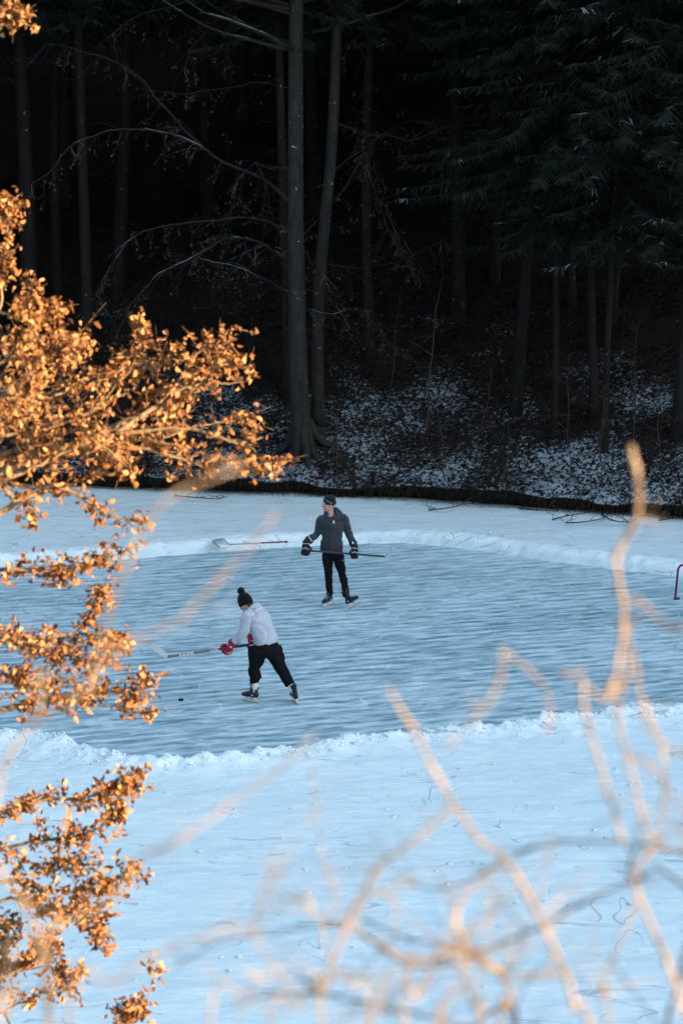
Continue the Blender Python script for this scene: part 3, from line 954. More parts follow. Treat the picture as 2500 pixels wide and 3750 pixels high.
# thin saplings on the slope
SAP = [(1560, 1590, 1010), (880, 1500, 1180), (1420, 1500, 1050), (1630, 1760, 1420), (1745, 1690, 1330), (2090, 1740, 1300), (2330, 1700, 1210), (2205, 1790, 1420), (700, 1720, 1300), (1230, 1790, 1500), (1830, 1800, 1540), (2420, 1740, 1400)]
SAPL = ["bent dark sapling standing alone on the open snowy slope right of the beeches", "thin sapling behind the bare tips of the orange oak branch", "thin bare sapling right beside the upright trunk past the twin beeches",
        "short whippy sapling low on the open slope right of the upright trunk", "leaning sapling between the open slope and the first spruces", "thin leaning stem crossing the spruces at the right",
        "whippy sapling behind the top of the tall blurred twig", "short bare stem beside the mossy spruce foot", "low sapling half hidden by the tip of the oak branch", "thin stem directly above the standing skater's hat",
        "twiggy sapling at the lip of the bank right of the open slope", "thin stem at the right edge just above the bank"]
for (u, v, vt), lab in zip(SAP, SAPL):
    b = hill_hit(u, v); rg2 = random.Random(u)
    topz = PY(u, vt, b.y).z; h = max(0.8, topz - b.z)
    mb = MB(); pts = [b + Vector((0, 0, -.1))]; q = b.copy(); lx_ = rg2.uniform(-.12, .12)
    for k in range(8):
        q = q + Vector((lx_ * h / 8 + rg2.uniform(-.05, .05), rg2.uniform(-.04, .04), h / 8)); pts.append(q.copy())
    r0 = .028 if u == 1560 else .014
    mb.tube(pts, [r0 * (1 - .8 * k / 8) for k in range(9)], 5)
    for k in range(18):
        p = pts[rg2.randrange(3, 9)]; o = Vector((rg2.uniform(-1, 1), rg2.uniform(-1, 1), rg2.uniform(-.2, .8))).normalized() * h * rg2.uniform(.08, .25)
        mb.tube([p, p + o * .5, p + o + Vector((0, 0, -.05))], [.005, .004, .002], 3, False)
    tag(mb.build("sapling", M['dead_wood'], None, b), lab, "sapling", "thin saplings on the far slope")

# dead branches on the ice by the far bank
FB = [([(1570, 1868), (1650, 1858), (1700, 1846), (1760, 1838)], "short dark dead twigs lying on the snow below the open slope"),
      ([(2020, 1903), (2070, 1890), (2130, 1880), (2180, 1868)], "dark forked branch lying on the snow by the right bank, left of its neighbours"),
      ([(2070, 1915), (2130, 1912), (2200, 1900), (2230, 1888)], "dark dead branch lying nearest the rink below the right bank"),
      ([(2200, 1880), (2240, 1905), (2300, 1912), (2330, 1900)], "crooked dead branch touching the blurred tall twig on the far snow"),
      ([(640, 1815), (720, 1822), (800, 1826), (840, 1815)], "dark dead branch in front of the bank below the oak branch tip"),
      ([(1900, 1862), (1960, 1868), (2040, 1873)], "pale stick lying along the foot of the right bank"),
      ([(2410, 1905), (2450, 1900), (2500, 1890)], "dark branch on the snow at the right edge below the bank")]
for px, lab in FB:
    rg2 = random.Random(px[0][0]); mb = MB()
    pts = smooth_path([G(u, v, .06 + .07 * abs(math.sin(i * 1.7))) for i, (u, v) in enumerate(px)], 5)
    mb.tube(pts, [.016 * (1 - .7 * i / len(pts)) for i in range(len(pts))], 5)
    for k in range(9):
        p = pts[rg2.randrange(len(pts))]; o = Vector((rg2.uniform(-1, 1), rg2.uniform(-.8, .5), rg2.uniform(0, .55))) * rg2.uniform(.15, .5)
        mb.tube([p, p + o * .5 + Vector((0, 0, .03)), p + o], [.008, .006, .003], 4)
    tag(mb.build("fallen_branch", M['dead_wood'], None, pts[0]), lab, "branch", "dead branches on the snow below the far bank")


# ------------------------------------------------------------------ the oak with its dry leaves
def leaf_template(curl, fold):
    st = [0.0, .16, .30, .46, .62, .80, 1.0]; hw = [.04, .27, .22, .40, .30, .32, .08]
    V = []
    for s, w in zip(st, hw):
        zc = -curl * s * s
        V += [(-w, s, zc + fold * w), (0, s, zc), (w, s, zc + fold * w)]
    Fq = []
    for i in range(len(st) - 1):
        a = i * 3
        Fq += [(a, a + 1, a + 4, a + 3), (a + 1, a + 2, a + 5, a + 4)]
    return np.array(V), np.array(Fq)


LT = [leaf_template(.25, .8), leaf_template(.7, 1.2), leaf_template(-.5, 1.0), leaf_template(1.0, .5)]


def leaves_mesh(items, name, mat, parent):
    """items: (pos, axis, roll, size, template)"""
    VV = []; FF = []; off = 0
    for tpl in range(len(LT)):
        its = [i for i in items if i[4] == tpl]
        if not its: continue
        tv, tf = LT[tpl]
        pos = np.array([i[0][:] for i in its]); ax = np.array([i[1][:] for i in its]); sd = np.array([i[2][:] for i in its]); sz = np.array([i[3] for i in its])
        ax /= np.linalg.norm(ax, axis=1)[:, None]
        sd = sd - ax * (sd * ax).sum(1)[:, None]; sd /= np.linalg.norm(sd, axis=1)[:, None]
        nn_ = np.cross(sd, ax)
        v = pos[:, None] + sz[:, None, None] * (tv[None, :, 0, None] * sd[:, None] + tv[None, :, 1, None] * ax[:, None] + tv[None, :, 2, None] * nn_[:, None])
        f = tf[None] + (np.arange(len(its)) * len(tv))[:, None, None] + off
        VV.append(v.reshape(-1, 3)); FF.append(f.reshape(-1, 4)); off += v.shape[0] * v.shape[1]
    return link_mesh(name, np.concatenate(VV), np.concatenate(FF), mat, parent, smooth=True)


OD = 17.0
rg = random.Random(21)
OAK = [  # px polyline, r0, r1, depth offset, leaf density per metre, spread px, start fraction of leaves
    ([(-480, 330), (-200, 190), (-40, 110), (30, 80), (62, 50)], .02, .004, .2, 70, 48, .62),
    ([(-480, 1400), (-150, 1300), (-10, 1150), (12, 1000), (24, 880), (34, 790), (32, 745)], .02, .003, .2, 46, 34, .45),
    ([(-480, 1480), (-120, 1170), (60, 1150), (140, 1158), (190, 1118)], .02, .004, -.2, 55, 42, .45),
    ([(60, 1150), (95, 1090), (122, 1030)], .008, .003, -.2, 60, 30, .1),
    ([(-480, 2010), (-200, 1900), (0, 1730), (200, 1655), (420, 1560), (600, 1490), (700, 1430), (780, 1350), (840, 1330)], .05, .006, .3, 62, 70, .3),
    ([(560, 1500), (640, 1410), (720, 1290), (800, 1250), (838, 1205)], .012, .004, .2, 38, 45, 0),
    ([(600, 1480), (700, 1370), (790, 1340), (850, 1320), (872, 1298)], .012, .004, .5, 40, 40, 0),
    ([(640, 1430), (760, 1400), (840, 1405), (908, 1398)], .011, .005, .1, 16, 45, 0),
    ([(600, 1600), (720, 1560), (800, 1550), (888, 1528)], .011, .004, .4, 30, 45, 0),
    ([(420, 1590), (600, 1570), (720, 1575), (800, 1600), (870, 1622), (965, 1600)], .018, .006, -.2, 22, 55, 0),
    ([(300, 1650), (500, 1640), (700, 1690), (860, 1710), (960, 1712), (1030, 1690)], .018, .003, -.1, 46, 42, 0),
    ([(-480, 1900), (-150, 1650), (0, 1500), (150, 1380), (230, 1300), (258, 1262)], .03, .004, .0, 75, 75, .3),
    ([(-480, 1750), (-200, 1430), (0, 1330), (100, 1270), (200, 1262), (250, 1290)], .025, .004, -.4, 60, 60, .4),
    ([(-480, 2120), (-150, 1960), (0, 1875), (80, 1830), (160, 1805), (250, 1795), (340, 1850), (390, 1880), (450, 1900), (505, 1905)], .035, .003, -.4, 24, 34, .3),
    ([(80, 1830), (180, 1790), (300, 1760), (400, 1690), (430, 1650)], .014, .004, -.3, 52, 50, 0),
    ([(0, 1760), (150, 1700), (330, 1620), (440, 1690), (490, 1730)], .02, .004, -.5, 62, 65, 0),
    ([(60, 1520), (250, 1430), (420, 1370), (510, 1290), (530, 1225)], .018, .004, .5, 60, 62, 0),
    ([(100, 1480), (330, 1380), (470, 1360), (600, 1330), (640, 1290)], .016, .004, .8, 56, 60, 0),
    ([(0, 1600), (200, 1560), (350, 1490), (430, 1400)], .018, .004, -.2, 70, 70, 0),
    ([(-100, 1560), (60, 1480), (110, 1380), (130, 1330)], .02, .004, -.7, 80, 70, 0),
    ([(-100, 1700), (80, 1640), (200, 1600), (330, 1560)], .02, .004, .6, 75, 70, 0),
    ([(200, 1660), (380, 1640), (520, 1610), (640, 1640), (660, 1700)], .015, .004, .5, 52, 60, 0),
    ([(-150, 1450), (0, 1380), (60, 1280), (80, 1240)], .02, .004, .3, 70, 62, .2),
    ([(100, 1830), (110, 1880), (140, 1910)], .008, .003, -.4, 46, 34, .3),
    ([(-480, 2360), (-100, 2130), (0, 2085), (150, 2090), (300, 2075), (400, 2045), (462, 2015)], .025, .003, .1, 58, 44, .35),
    ([(150, 2090), (260, 2120), (350, 2150), (380, 2170)], .008, .003, .1, 40, 30, 0),
    ([(-480, 2520), (-100, 2330), (0, 2322), (120, 2335), (300, 2322), (380, 2340), (440, 2360)], .028, .003, .2, 52, 42, .35),
    ([(280, 2322), (320, 2260), (345, 2210)], .009, .003, .2, 56, 32, 0),
    ([(0, 2330), (130, 2390), (240, 2400), (350, 2390)], .01, .003, -.2, 64, 46, 0),
    ([(-480, 2800), (-120, 2640), (50, 2590), (200, 2560), (330, 2555), (450, 2530), (525, 2490)], .03, .003, .0, 60, 46, .35),
    ([(430, 2535), (500, 2570), (550, 2620)], .008, .003, .0, 54, 30, .2),
    ([(-100, 2480), (60, 2480), (180, 2520), (340, 2440), (380, 2400)], .014, .003, -.3, 56, 52, .1),
    ([(330, 2555), (400, 2530), (470, 2580), (490, 2610)], .008, .003, .1, 46, 30, 0),
    ([(-480, 3300), (-150, 3060), (0, 2980), (150, 2935), (330, 2915), (420, 2890), (460, 2880)], .03, .003, .1, 46, 44, .35),
    ([(440, 2888), (480, 2870), (515, 2850)], .006, .002, .1, 90, 38, .1),
    ([(-300, 3200), (0, 3110), (180, 3075), (300, 3060), (400, 3000), (430, 2975)], .02, .003, .3, 46, 46, .35),
    ([(-200, 3310), (0, 3230), (150, 3250), (300, 3265), (420, 3230), (470, 3190)], .02, .003, -.2, 62, 54, .3),
    ([(-300, 3500), (0, 3300), (150, 3330), (280, 3330), (340, 3360), (370, 3420)], .02, .003, .2, 56, 46, .4),
    ([(0, 3110), (120, 3160), (250, 3160), (330, 3140)], .012, .003, .0, 38, 40, 0),
    ([(-480, 3820), (-100, 3620), (60, 3560), (130, 3490), (205, 3460)], .02, .003, .1, 34, 40, .5),
    ([(60, 3560), (160, 3540), (205, 3520), (215, 3560)], .008, .003, .1, 46, 28, .4),
    ([(-100, 3760), (40, 3690), (150, 3640), (250, 3610), (285, 3570)], .012, .003, .0, 40, 32, .3),
    ([(150, 3980), (360, 3830), (450, 3730), (500, 3690)], .010, .002, -.1, 62, 38, .6),
    ([(360, 3830), (500, 3740), (545, 3640), (560, 3590), (575, 3530)], .008, .002, .0, 18, 22, .55),
    ([(-150, 3700), (0, 3600), (30, 3480), (20, 3400)], .014, .003, .4, 62, 50, .3),
]
oak_base = Vector((P(-480, 2000, OD).x, P(-480, 2000, OD).y, 0)); oak_base.z = float(bank_z(oak_base.x, oak_base.y)) - .05
oak = tag(empty("oak_tree", oak_base), "oak with dense dry orange leaves lit by low sun, reaching in from the left", "tree")
tm = MB()
tz = [oak_base.z - .2, 1.5, 3, 5, 7, 9, 11, 12.5]
tm.tube([Vector((oak_base.x + .12 * math.sin(z), oak_base.y + .1 * math.cos(z * .8), z)) for z in tz], [.30, .22, .2, .18, .15, .12, .08, .03], 12)
# limbs that carry every branch start on the trunk
tm.build("trunk", M['oak_bark'], oak)
bm_ = MB(); items = []; trace = []


def add_leaf(p, hang=1.0):
    a = Vector((rg.gauss(0, 1), rg.gauss(0, 1), rg.gauss(-0.55 * hang, 0.8)))
    if a.length < .1: a = Vector((0, 0, -1))
    items.append((p, a, Vector((rg.gauss(0, 1), rg.gauss(0, 1), rg.gauss(0, 1))), rg.uniform(.028, .055), rg.randrange(4)))


def cluster(p, nl, rr):
    for _ in range(nl):
        add_leaf(p + Vector((rg.gauss(0, rr), rg.gauss(0, rr), rg.gauss(0, rr))))


for px, r0, r1, dz, dens, spread, s0 in sorted(OAK, key=lambda o_: o_[0][0][0] != -480):
    m = len(px)
    pts = smooth_path([P(u, v, OD + dz) for u, v in px], 5); L = len(pts)
    if px[0][0] != -480:
        j0 = min(trace, key=lambda q_: (q_ - pts[0]).length)
        pts = [j0, j0.lerp(pts[0], .5)] + pts; L = len(pts)
    if px[0][0] == -480: pts[0] = Vector((oak_base.x, oak_base.y, pts[0].z))
    pts = [p + Vector((rg.uniform(-1, 1), rg.uniform(-1, 1), rg.uniform(-1, 1))) * .008 for p in pts]
    bm_.tube(pts, [r0 + (r1 - r0) * (i / (L - 1)) ** .7 for i in range(L)], 6)
    trace += pts
    sp = spread * OD / F_PX
    # twigs carrying clusters
    tot = sum((pts[i + 1] - pts[i]).length for i in range(L - 1))
    if px[-1][1] > 2800: dens *= 1.35
    elif dens >= 60 and px[-1][0] < 500: dens *= .70
    ncl = int(tot * (1 - s0) * dens / (1.5 + 0.8 * max(0, min(1, (px[-1][0] - 380) / 350)))) + 1
    for k in range(ncl):
        s = s0 + (1 - s0) * rg.random()
        i = min(L - 2, int(s * (L - 1))); p = pts[i].lerp(pts[i + 1], rg.random())
        td = (pts[i + 1] - pts[i]).normalized()
        o = (td * rg.uniform(.1, 1.0) + Vector((rg.uniform(-1, 1), rg.uniform(-1.2, 1.2), rg.uniform(-.8, 1.1)))).normalized()
        ln = sp * rg.uniform(.35, 1.9)
        e = p + o * ln
        mid = p + o * ln * .5 + Vector((rg.uniform(-1, 1), rg.uniform(-1, 1), rg.uniform(-1, 1))) * ln * .12
        bm_.tube([p, mid, e], [.0042, .0034, .0022], 4)
        for q, nl in ((e, rg.randrange(3, 7)), (mid, rg.randrange(1, 4))):
            cluster(q, nl, .026)
        if rg.random() < .25:      # bare pointed twig tip
            bm_.tube([e, e + o * rg.uniform(.05, .16)], [.0022, .001], 3)
    cluster(pts[-1], 4 if dens > 30 else 1, .03)
bm_.build("branches", M['oak_bark'], oak)
leaves_mesh(items, "foliage", M['oak_leaf'], oak)
print("oak leaves", len(items))

# ------------------------------------------------------------------ bare shrubs close to the camera (out of focus)
def shrub(label, base_uvd, paths, seed, bark='shrub_bark'):
    rg2 = random.Random(seed); mb = MB()
    bu, dep = base_uvd
    b = P(bu, 4300, dep); b.z = float(bank_z(b.x, b.y)) - .05
    for px, r0, r1, dd in paths:
        pts = [P(u, v, dep + dd) for u, v in px]
        if px[0][1] >= 3700:     # grows from the ground below the frame
            pts = [Vector((b.x + (pts[0].x - b.x) * .25, b.y, b.z)), Vector((b.x + (pts[0].x - b.x) * .7, (b.y + pts[0].y) / 2, (b.z + pts[0].z) / 2))] + pts
        pts = smooth_path(pts, 5); L = len(pts)
        pts = [p + Vector((rg2.uniform(-1, 1), rg2.uniform(-1, 1), rg2.uniform(-1, 1))) * .0018 for p in pts]
        rr = [(r0 + (r1 - r0) * i / (L - 1)) * (1 + .22 * math.sin(i * 1.3 + seed + px[0][0]) * math.sin(i * .47 + px[0][1])) for i in range(L)]
        for _ in range(2):      # small side spurs
            j = rg2.randrange(2, L - 1); o = Vector((rg2.uniform(-1, 1), rg2.uniform(-.5, .5), rg2.uniform(-.2, 1))).normalized() * rg2.uniform(.02, .07)
            mb.tube([pts[j], pts[j] + o * .6, pts[j] + o], [r0 * .5, r0 * .4, r0 * .2], 5)
        mb.tube(pts, rr, 8)
        for _ in range(4):      # fine forking twigs
            j = rg2.randrange(2, L - 1); q = pts[j]; o = ((pts[j] - pts[j - 1]).normalized() * .8 + Vector((rg2.uniform(-1, 1), rg2.uniform(-.6, .6), rg2.uniform(-.6, 1)))).normalized()
            rel = q - CAM; vq = CY - F_PX * rel.dot(UP) / rel.dot(FW)
            if vq < 3080: continue
            ln = rg2.uniform(.06, .20); tw = [q]
            for _k in range(4):
                o = (o + Vector((rg2.uniform(-.3, .3), rg2.uniform(-.2, .2), rg2.uniform(-.25, .35)))).normalized(); q = q + o * ln / 4; tw.append(q)
            rt = min(r0 * .5, .0022)
            mb.tube(tw, [rt, rt * .85, rt * .7, rt * .55, rt * .35], 5)
            mb.tube([tw[2], tw[2] + Vector((rg2.uniform(-1, 1), 0, rg2.uniform(-.4, 1))) * .06], [rt * .6, rt * .3], 4)
        for (u, v) in px[1:-1]:
            if rg2.random() < .45:
                q = P(u, v, dep + dd); mb.ball(q, r0 * 1.7, r0 * 1.7, r0 * 1.7, None, 8, 6)
    return tag(mb.build("bare_shrub", M[bark], None, b), label, "shrub", "bare shrubs blurred in front of the lens")


k = 0.00048
shrub("blurred bare twigs with one tall stem rising past the far bank at the right", (2650, 4.6), [
    ([(2580, 3950), (2510, 3720), (2440, 3520), (2375, 3370), (2335, 3280), (2320, 3200), (2370, 3120), (2405, 3085)], 11 * k, 8 * k, 0),
    ([(2405, 3085), (2355, 3020), (2330, 2920), (2305, 2800), (2270, 2690), (2260, 2590), (2292, 2480), (2300, 2370), (2280, 2230)], 8 * k, 7 * k, 0),
    ([(2405, 3085), (2425, 2980), (2432, 2860), (2425, 2760), (2395, 2660), (2345, 2550), (2330, 2460), (2318, 2380)], 7 * k, 5 * k, .1),
    ([(2290, 2480), (2215, 2565), (2260, 2440), (2275, 2330), (2280, 2240), (2262, 2120), (2257, 2040), (2290, 1970), (2332, 1890), (2336, 1780), (2308, 1630)], 9 * k, 13 * k, 0),
    ([(2215, 2565), (2130, 2500), (2052, 2455)], 7 * k, 7 * k, 0),
    ([(2135, 2505), (2140, 2600), (2190, 2780), (2230, 2920), (2275, 3080)], 7.5 * k, 7.5 * k, -.1),
    ([(2275, 2210), (2350, 2208), (2420, 2280), (2475, 2305), (2560, 2260)], 6 * k, 5 * k, -.2),
    ([(2345, 2550), (2362, 2640), (2420, 2720), (2500, 2760), (2580, 2800)], 6 * k, 6 * k, -.1),
    ([(2300, 2760), (2370, 2800), (2430, 2870), (2490, 2960), (2580, 3040)], 6.5 * k, 5 * k, .1),
    ([(2405, 3090), (2480, 3120), (2580, 3135)], 7 * k, 6 * k, .5),
    ([(2230, 3800), (2205, 3650), (2240, 3520), (2290, 3400), (2335, 3280)], 6 * k, 5 * k, -.3),
    ([(2332, 1890), (2375, 1905), (2420, 1935)], 4 * k, 3 * k, -.2),
], 1)
k = 0.00050
shrub("blurred bare twigs with orange lit knots spreading over the snow at bottom centre", (1750, 4.3), [
    ([(2160, 3980), (2100, 3680), (2050, 3520), (1990, 3400), (1930, 3270), (1850, 3150), (1760, 3080), (1660, 2950), (1580, 2800), (1500, 2650), (1418, 2515)], 10 * k, 7 * k, 0),
    ([(1660, 2950), (1560, 3040), (1460, 3120), (1380, 3190), (1300, 3310), (1270, 3380)], 7 * k, 6.5 * k, .1),
    ([(1845, 3150), (1740, 3240), (1670, 3340), (1685, 3450)], 6.5 * k, 7 * k, 0),
    ([(1270, 3380), (1370, 3450), (1500, 3512), (1620, 3492), (1700, 3470)], 8 * k, 8.5 * k, .1),
    ([(1690, 3455), (1800, 3550), (1950, 3572), (2085, 3560)], 8 * k, 6 * k, .1),
    ([(1820, 3850), (1860, 3700), (1868, 3630), (1820, 3550), (1700, 3475)], 8 * k, 8 * k, .2),
    ([(1480, 3820), (1530, 3660), (1560, 3580), (1610, 3498)], 6 * k, 6 * k, .0),
    ([(1760, 3850), (1740, 3700), (1700, 3600), (1695, 3470)], 6 * k, 6 * k, -.2),
    ([(1180, 3800), (1190, 3640), (1220, 3500), (1275, 3370)], 6 * k, 6 * k, -.2),
    ([(1350, 3760), (1300, 3620), (1210, 3520), (1180, 3400), (1220, 3280), (1180, 3120), (1150, 2920), (1140, 2760)], 5 * k, 3 * k, .8),
    ([(1840, 2375), (1835, 2470), (1790, 2570), (1720, 2650), (1640, 2740)], 6 * k, 4 * k, -.4),
    ([(1840, 2375), (1930, 2450), (2000, 2530), (2012, 2640), (1990, 2700)], 6 * k, 4 * k, .5),
    ([(1420, 3560), (1380, 3680), (1340, 3800)], 6 * k, 6 * k, -.3),
    ([(1275, 3385), (1330, 3290), (1400, 3260), (1450, 3330), (1440, 3420)], 5 * k, 3 * k, -.2),
    ([(1600, 3500), (1720, 3420), (1800, 3360), (1850, 3290)], 5 * k, 3 * k, .3),
    ([(1500, 3515), (1490, 3590), (1430, 3640), (1400, 3720)], 5 * k, 3 * k, .2),
    ([(1265, 3390), (1180, 3370), (1120, 3300), (1060, 3290)], 5 * k, 2.5 * k, -.1),
    ([(1850, 3560), (1900, 3470), (1960, 3440)], 4 * k, 3 * k, .1),
    ([(1000, 3860), (1080, 3700), (1150, 3600), (1270, 3560), (1380, 3600)], 7 * k, 4 * k, -.2),
    ([(1620, 3880), (1600, 3740), (1660, 3640), (1760, 3600)], 6 * k, 4 * k, -.4),
], 2)
k = 0.00044
shrub("pale blurred bare twigs drifting across the snow at bottom left", (700, 4.0), [
    ([(-60, 3850), (-40, 3700), (-30, 3500), (-40, 3150), (-25, 2960), (40, 2760), (120, 2650), (150, 2560), (160, 2450)], 8 * k, 8 * k, .4),
    ([(120, 2650), (200, 2600), (330, 2510), (420, 2390), (560, 2315), (680, 2255), (790, 2130), (900, 2020), (1010, 1880)], 6 * k, 4 * k, -.2),
    ([(330, 2480), (400, 2250), (460, 2080), (520, 1950), (630, 1810), (780, 1755), (900, 1690)], 5.5 * k, 4.5 * k, -.3),
    ([(190, 3850), (175, 3600), (150, 3430), (90, 3310), (-30, 3140)], 13 * k, 9 * k, .3),
    ([(110, 3440), (300, 3350), (420, 3290), (500, 3160), (620, 3090), (780, 2990), (900, 2900), (1060, 2790), (1150, 2690)], 7 * k, 4 * k, -.1),
    ([(250, 3800), (420, 3600), (560, 3500), (720, 3440), (860, 3400), (930, 3430), (1000, 3540), (1080, 3640)], 6 * k, 5 * k, -.2),
    ([(930, 3430), (960, 3280), (1040, 3140)], 5 * k, 3.5 * k, -.1),
    ([(0, 3900), (40, 3650), (30, 3450)], 10 * k, 6 * k, -.3),
    ([(760, 3820), (900, 3640), (980, 3560)], 6 * k, 5 * k, .3),
], 3)


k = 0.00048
shrub("blurred twigs coloured dark as if shaded, crossing low behind the lit ones at the bottom right", (2300, 5.0), [
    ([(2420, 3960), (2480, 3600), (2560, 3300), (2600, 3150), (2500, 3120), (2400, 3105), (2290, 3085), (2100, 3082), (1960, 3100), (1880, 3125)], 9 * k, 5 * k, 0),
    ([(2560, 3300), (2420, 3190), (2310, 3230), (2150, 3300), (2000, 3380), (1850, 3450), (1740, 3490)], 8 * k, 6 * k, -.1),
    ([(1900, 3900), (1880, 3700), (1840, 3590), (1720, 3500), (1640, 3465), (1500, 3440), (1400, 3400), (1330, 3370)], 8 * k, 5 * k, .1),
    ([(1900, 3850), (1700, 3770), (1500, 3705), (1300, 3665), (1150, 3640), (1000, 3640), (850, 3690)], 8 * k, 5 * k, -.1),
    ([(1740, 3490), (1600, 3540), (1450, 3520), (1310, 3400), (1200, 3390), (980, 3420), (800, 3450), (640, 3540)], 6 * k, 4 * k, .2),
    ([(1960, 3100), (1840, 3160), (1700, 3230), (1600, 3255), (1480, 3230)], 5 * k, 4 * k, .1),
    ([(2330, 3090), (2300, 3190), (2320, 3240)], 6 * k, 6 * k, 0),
], 4, 'shaded_bark')

# ------------------------------------------------------------------ the skaters
def ax3(f, u):
    f = Vector(f).normalized(); u = Vector(u); u = (u - f * u.dot(f)).normalized()
    return f, u, f.cross(u)          # forward, up, right


def head_shapes(mb, c, f, u):
    F, U, S = ax3(f, u)
    p = lambda a, b, s=0.0: c + F * a + U * b + S * s
    A = (S, F, U)
    mb.ball(p(-.012, .035), .076, .098, .095, A)
    mb.ball(p(.030, -.035), .060, .066, .085, A)
    mb.ball(p(.060, -.098), .030, .030, .024, A)
    mb.loft([p(-.05, -.05), p(.0, -.085), p(.05, -.095)], [.055, .052, .035], [.04, .03, .022], S, 12)
    mb.loft([p(.088, .018), p(.104, -.012), p(.119, -.036), p(.108, -.046)], [.009, .011, .016, .013], [.010, .011, .012, .008], S, 10)
    mb.ball(p(.080, .028), .052, .020, .012, A)
    mb.ball(p(.086, -.068), .024, .013, .009, A); mb.ball(p(.082, -.078), .022, .013, .009, A)
    for s in (-1, 1):
        mb.ball(p(-.005, -.012, s * .076), .012, .024, .034, A)
        mb.ball(p(.068, -.028, s * .036), .024, .022, .022, A)
    return p, A


def hand_frame(c, shaft, wrist):
    """c on the shaft, e from wrist to knuckles, b back of the hand"""
    a = Vector(shaft).normalized()
    w = Vector(wrist) - c
    return a, w - a * w.dot(a)


def glove_geo(mb, c, a, b, e, elbow, s=1.0, thumb=1, body=None):
    a, b, e = Vector(a).normalized(), Vector(b).normalized(), Vector(e).normalized()
    pt = lambda ka, kb, ke: c + a * (ka * s) + b * (kb * s) + e * (ke * s)
    mb.loft([pt(0, .030, -.105), pt(0, .036, -.06), pt(0, .042, -.01), pt(0, .038, .035)], [.043 * s, .052 * s, .056 * s, .050 * s], [.030 * s, .031 * s, .030 * s, .022 * s], a, 14)
    lens = (.86, 1.0, 1.05, .95)
    for i, L in enumerate(lens):
        ka = (i - 1.5) * .029 * thumb
        ch = [pt(ka, .036, .022), pt(ka, .026, .056 * L), pt(ka, -.006, .064 * L), pt(ka, -.034, .046 * L), pt(ka, -.046, .012 * L), pt(ka * .95, -.040, -.014)]
        mb.tube(smooth_path(ch, 3), [.0165 * s * (1 - .18 * k_ / 15) for k_ in range(16)], 9)
        if body is not None: body.tube(ch, [.009 * s] * 6, 7)
    tc = [pt(.040 * thumb, .030, -.055), pt(.068 * thumb, .012, -.030), pt(.066 * thumb, -.020, -.008), pt(.052 * thumb, -.042, .012)]
    mb.tube(smooth_path(tc, 3), [.021 * s - .0006 * k_ for k_ in range(10)], 9)
    if body is not None:
        body.tube(tc, [.011 * s] * 4, 7)
        body.loft([pt(0, .03, -.10), pt(0, .034, -.05), pt(0, .034, .03)], [.026, .036, .038], [.018, .018, .014], a, 10)
    for ke in (-.045, -.008, .026):      # padded rolls over the back of the hand
        mb.loft([pt(-.045, .058, ke), pt(0, .066, ke), pt(.045, .058, ke)], [.013 * s, .015 * s, .013 * s], None, e, 10)
    wr = pt(0, .030, -.105); d = (Vector(elbow) - wr).normalized()
    mb.loft([wr - d * .03, wr + d * .03, wr + d * .085, wr + d * .115], [.046 * s, .055 * s, .066 * s, .066 * s], [.036 * s, .045 * s, .056 * s, .056 * s], a, 16)
    return pt, wr, d


